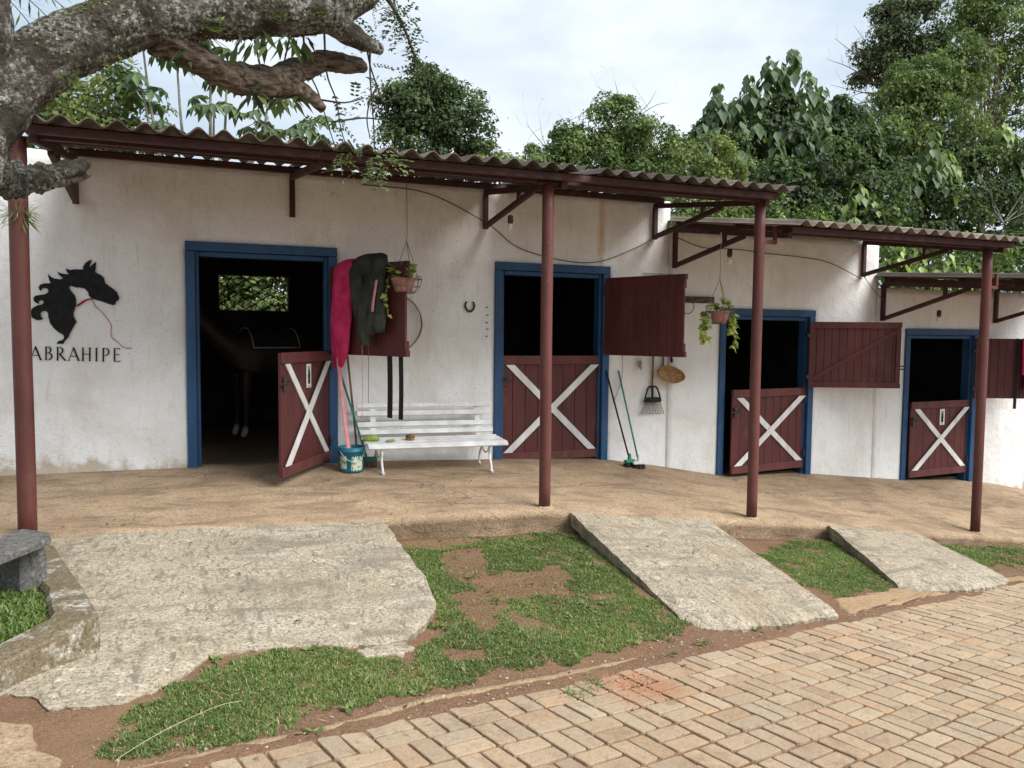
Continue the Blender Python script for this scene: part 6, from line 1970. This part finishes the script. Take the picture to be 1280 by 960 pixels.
# tall group at the right
tree('tall_vine_tree', (23, 12.2, -1), [((23.0, 12, 9.9), (1.3, 1.1, 1.2)), ((24.2, 12, 10.0), (1.5, 1.1, 1.1)), ((22.4, 12, 8.9), (1.3, 1.0, 1.1)), ((23.6, 11.8, 8.6), (1.9, 1.1, 1.2)), ((22.8, 11.6, 7.4), (2.0, 1.1, 1.2)), ((21.2, 11.8, 8.0), (1.3, 1.0, 1.0)), ((20.0, 11.8, 7.2), (1.3, 1.0, .9)), ((22.0, 12, 9.8), (.9, .9, .8)), ((24.6, 12, 11.0), (1.3, 1, .9))], 42000, .09, .18, 'leaf_mid', 'tall column of fresh green creeper near the right edge', 77, 'tree', GB, tr=.2, droop=.6, extra=lambda r_: vines(r_, [(21.4, 10.9, 8.8, 2.6), (22.2, 10.8, 9.6, 3.2), (22.9, 10.7, 10.3, 3.6), (23.7, 10.7, 10.4, 3.4), (24.5, 10.9, 10.4, 3.0), (20.4, 10.9, 8.0, 2.2), (23.3, 10.6, 9.0, 3.0), (25.2, 10.9, 10.2, 3.0)], 4))
tree('brownish_tree', (25.6, 15, -1), [((25.6, 15, 13.2), (1.7, 1.2, 1.3)), ((25.0, 15, 12.2), (1.7, 1.2, 1.2)), ((26.2, 15, 12.0), (1.7, 1.2, 1.2)), ((24.2, 15, 11.3), (1.0, 1.0, .8)), ((25.8, 15, 14.2), (.7, .7, .5))], 20000, .10, .2, 'leaf_brown', 'tall brownish green tree with bare twigs to its left', 78, 'tree', GB, tr=.2, fill=.15, extra=lambda r_: twigs(r_, (24.8, 15, 10.6), [(21.9, 15, 12.4), (21.6, 15, 11.6), (21.8, 15, 10.7), (22.4, 15, 10.2), (22.8, 15, 13.0), (22.0, 15, 9.8), (27.4, 15, 14.7), (24.5, 15, 14.9)], .028, seed=8, fork=6))
tree('tall_open_tree', (28.5, 14.2, -1), [((27.8, 14, 13.6), (1.8, 1.2, 1.0)), ((29.4, 14, 13.4), (1.9, 1.2, 1.2)), ((28.4, 14, 14.3), (1.3, 1.1, .8)), ((30.4, 14, 12.2), (1.4, 1.2, 1.3)), ((27.0, 14, 12.4), (1.0, 1, .8)), ((30.2, 14, 10.3), (1.2, 1, 1.0)), ((31.2, 14, 14.4), (1.2, 1, 1.0))], 17000, .10, .2, 'leaf_mid', 'tall open crowned tree with visible bare branches in the top right corner', 79, 'tree', GB, tr=.2, fill=.1, extra=lambda r_: twigs(r_, (28.6, 14, 8.5), [(27.2, 14, 12.2), (28.2, 14, 13), (29.4, 14, 12.6), (30.3, 14, 11.5), (27.6, 14, 11.4), (29, 14, 13.6)], .05, seed=10, fork=9))
HB2 = [(21.2, 10, 7.9), (20.9, 9.8, 7.2), (21.6, 9.8, 7.3), (21.3, 9.6, 6.7), (20.4, 9.9, 6.8), (22.1, 9.9, 6.9), (19.9, 9.9, 6.4), (24.6, 10.2, 8.5), (25.2, 10.2, 8.2), (24.9, 10, 7.6), (25.8, 10.2, 7.7)]
tree('creeper_bank', (21, 10.4, -1), [((20.6, 10.4, 6.0), (1.9, 1.0, 1.2)), ((22.6, 10.4, 6.3), (1.9, 1.0, 1.3)), ((24.6, 10.4, 6.9), (1.9, 1.0, 1.4)), ((19.0, 10.4, 6.3), (1.6, 1.0, 1.2)), ((21.5, 10.2, 4.8), (2.4, 1.0, 1.0)), ((24.2, 10.2, 5.2), (2.4, 1.0, 1.2)), ((26.6, 10.4, 6.0), (1.6, 1, 1.6))], 36000, .10, .20, 'leaf_dark', 'bank of dark creepers with big drooping leaves at the far right', 80, 'bush', GB, wid=.34, extra=lambda r_: (hands(r_, HB2, 26, .36, .56, 'leaf_broad', 17, .65), twigs(r_, (24.5, 10, 5.2), [(22.5, 9.6, 6.8), (25.8, 9.6, 7.0), (26.3, 9.6, 6.2), (23.4, 9.6, 6.0), (21.8, 9.6, 5.8), (25.2, 9.6, 5.6)], .022, 'pale_bark', seed=12, fork=5)))
HB3 = [(17.3, 9.0, 5.9), (17.8, 8.9, 5.5), (16.9, 8.9, 5.4), (14.2, 8.6, 4.9), (14.9, 8.6, 4.7), (15.6, 8.7, 5.0), (13.4, 8.6, 4.9), (18.6, 9, 5.3), (16.2, 8.8, 4.6)]
tree('shade_bank', (16.5, 9.6, -1), [((15.0, 9.6, 5.2), (1.8, .9, 1.2)), ((17.0, 9.6, 5.6), (1.7, .9, 1.2)), ((16.0, 9.4, 4.3), (2.4, .9, 1.0)), ((18.3, 9.5, 4.9), (1.5, .9, 1.2)), ((13.6, 9.4, 4.6), (1.2, .8, 1.0))], 25000, .09, .2, 'leaf_dark', 'dark leafy bank behind the middle canopy with pale big leaves', 81, 'bush', GB, wid=.34, extra=lambda r_: hands(r_, HB3, 16, .3, .5, 'leaf_broad', 27, .85))
HB4 = [(17.5, 7.7, 3.9), (18.1, 7.6, 3.8), (16.9, 7.6, 3.6), (19.3, 7.7, 3.8), (20.0, 7.7, 3.6), (18.7, 7.5, 3.4)]
tree('bright_shrubs', (19, 8.4, -1), [((17.4, 8.4, 3.4), (1.4, .7, .9)), ((19.4, 8.4, 3.5), (1.6, .7, .9)), ((21.4, 8.4, 3.5), (1.6, .7, 1.0)), ((19, 8.2, 2.5), (2.8, .7, .8)), ((22.8, 8.4, 3.0), (1.4, .7, 1.0))], 13000, .09, .2, 'leaf_mid', 'shrubs with bright leaves seen between the middle and lowest roofs', 82, 'bush', GB, wid=.34, extra=lambda r_: hands(r_, HB4, 14, .28, .45, 'leaf_broad', 37, .95))
tree('back_shrub', (11, 7.6, -.8), [((11.2, 7.6, 3.6), (1.2, .6, 1.0)), ((12.6, 7.6, 3.9), (1.2, .6, 1.0)), ((14.2, 7.6, 3.7), (1.3, .6, 1.0)), ((13, 7.5, 2.8), (2.2, .6, .8))], 9000, .08, .16, 'leaf_mid', 'green shrub seen through the gap beside the third post', 83, 'bush', GB)
# plants just outside the rear windows
tree('window_shrub', (1.6, 6.9, -.3), [((1.1, 6.8, 2.9), (1.2, .5, .9)), ((2.2, 6.9, 2.7), (1.1, .5, .9)), ((1.6, 6.7, 2.0), (1.7, .5, .9)), ((1.4, 7.2, 2.4), (1.9, .4, 1.3))], 18000, .09, .17, 'leaf_yellow', 'green shrub seen through the lattice window of the first stall', 84, 'bush', None, tr=.04, fill=.6)
tree('rear_shrub', (6.8, 5.0, -.5), [((6.5, 4.95, 1.6), (.7, .4, .6)), ((7.0, 5.0, 1.2), (.7, .4, .6))], 2500, .07, .14, 'leaf_dark', 'dark shrub behind the small lattice window of the second stall', 85, 'bush', None, tr=.04)
tree('rear_shrub', (10.6, 5.0, -.8), [((10.4, 4.95, 1.2), (.7, .4, .6)), ((11, 5.0, .9), (.7, .4, .6))], 2500, .07, .14, 'leaf_dark', 'dark shrub behind the small lattice window beyond the third door', 86, 'bush', None, tr=.04)
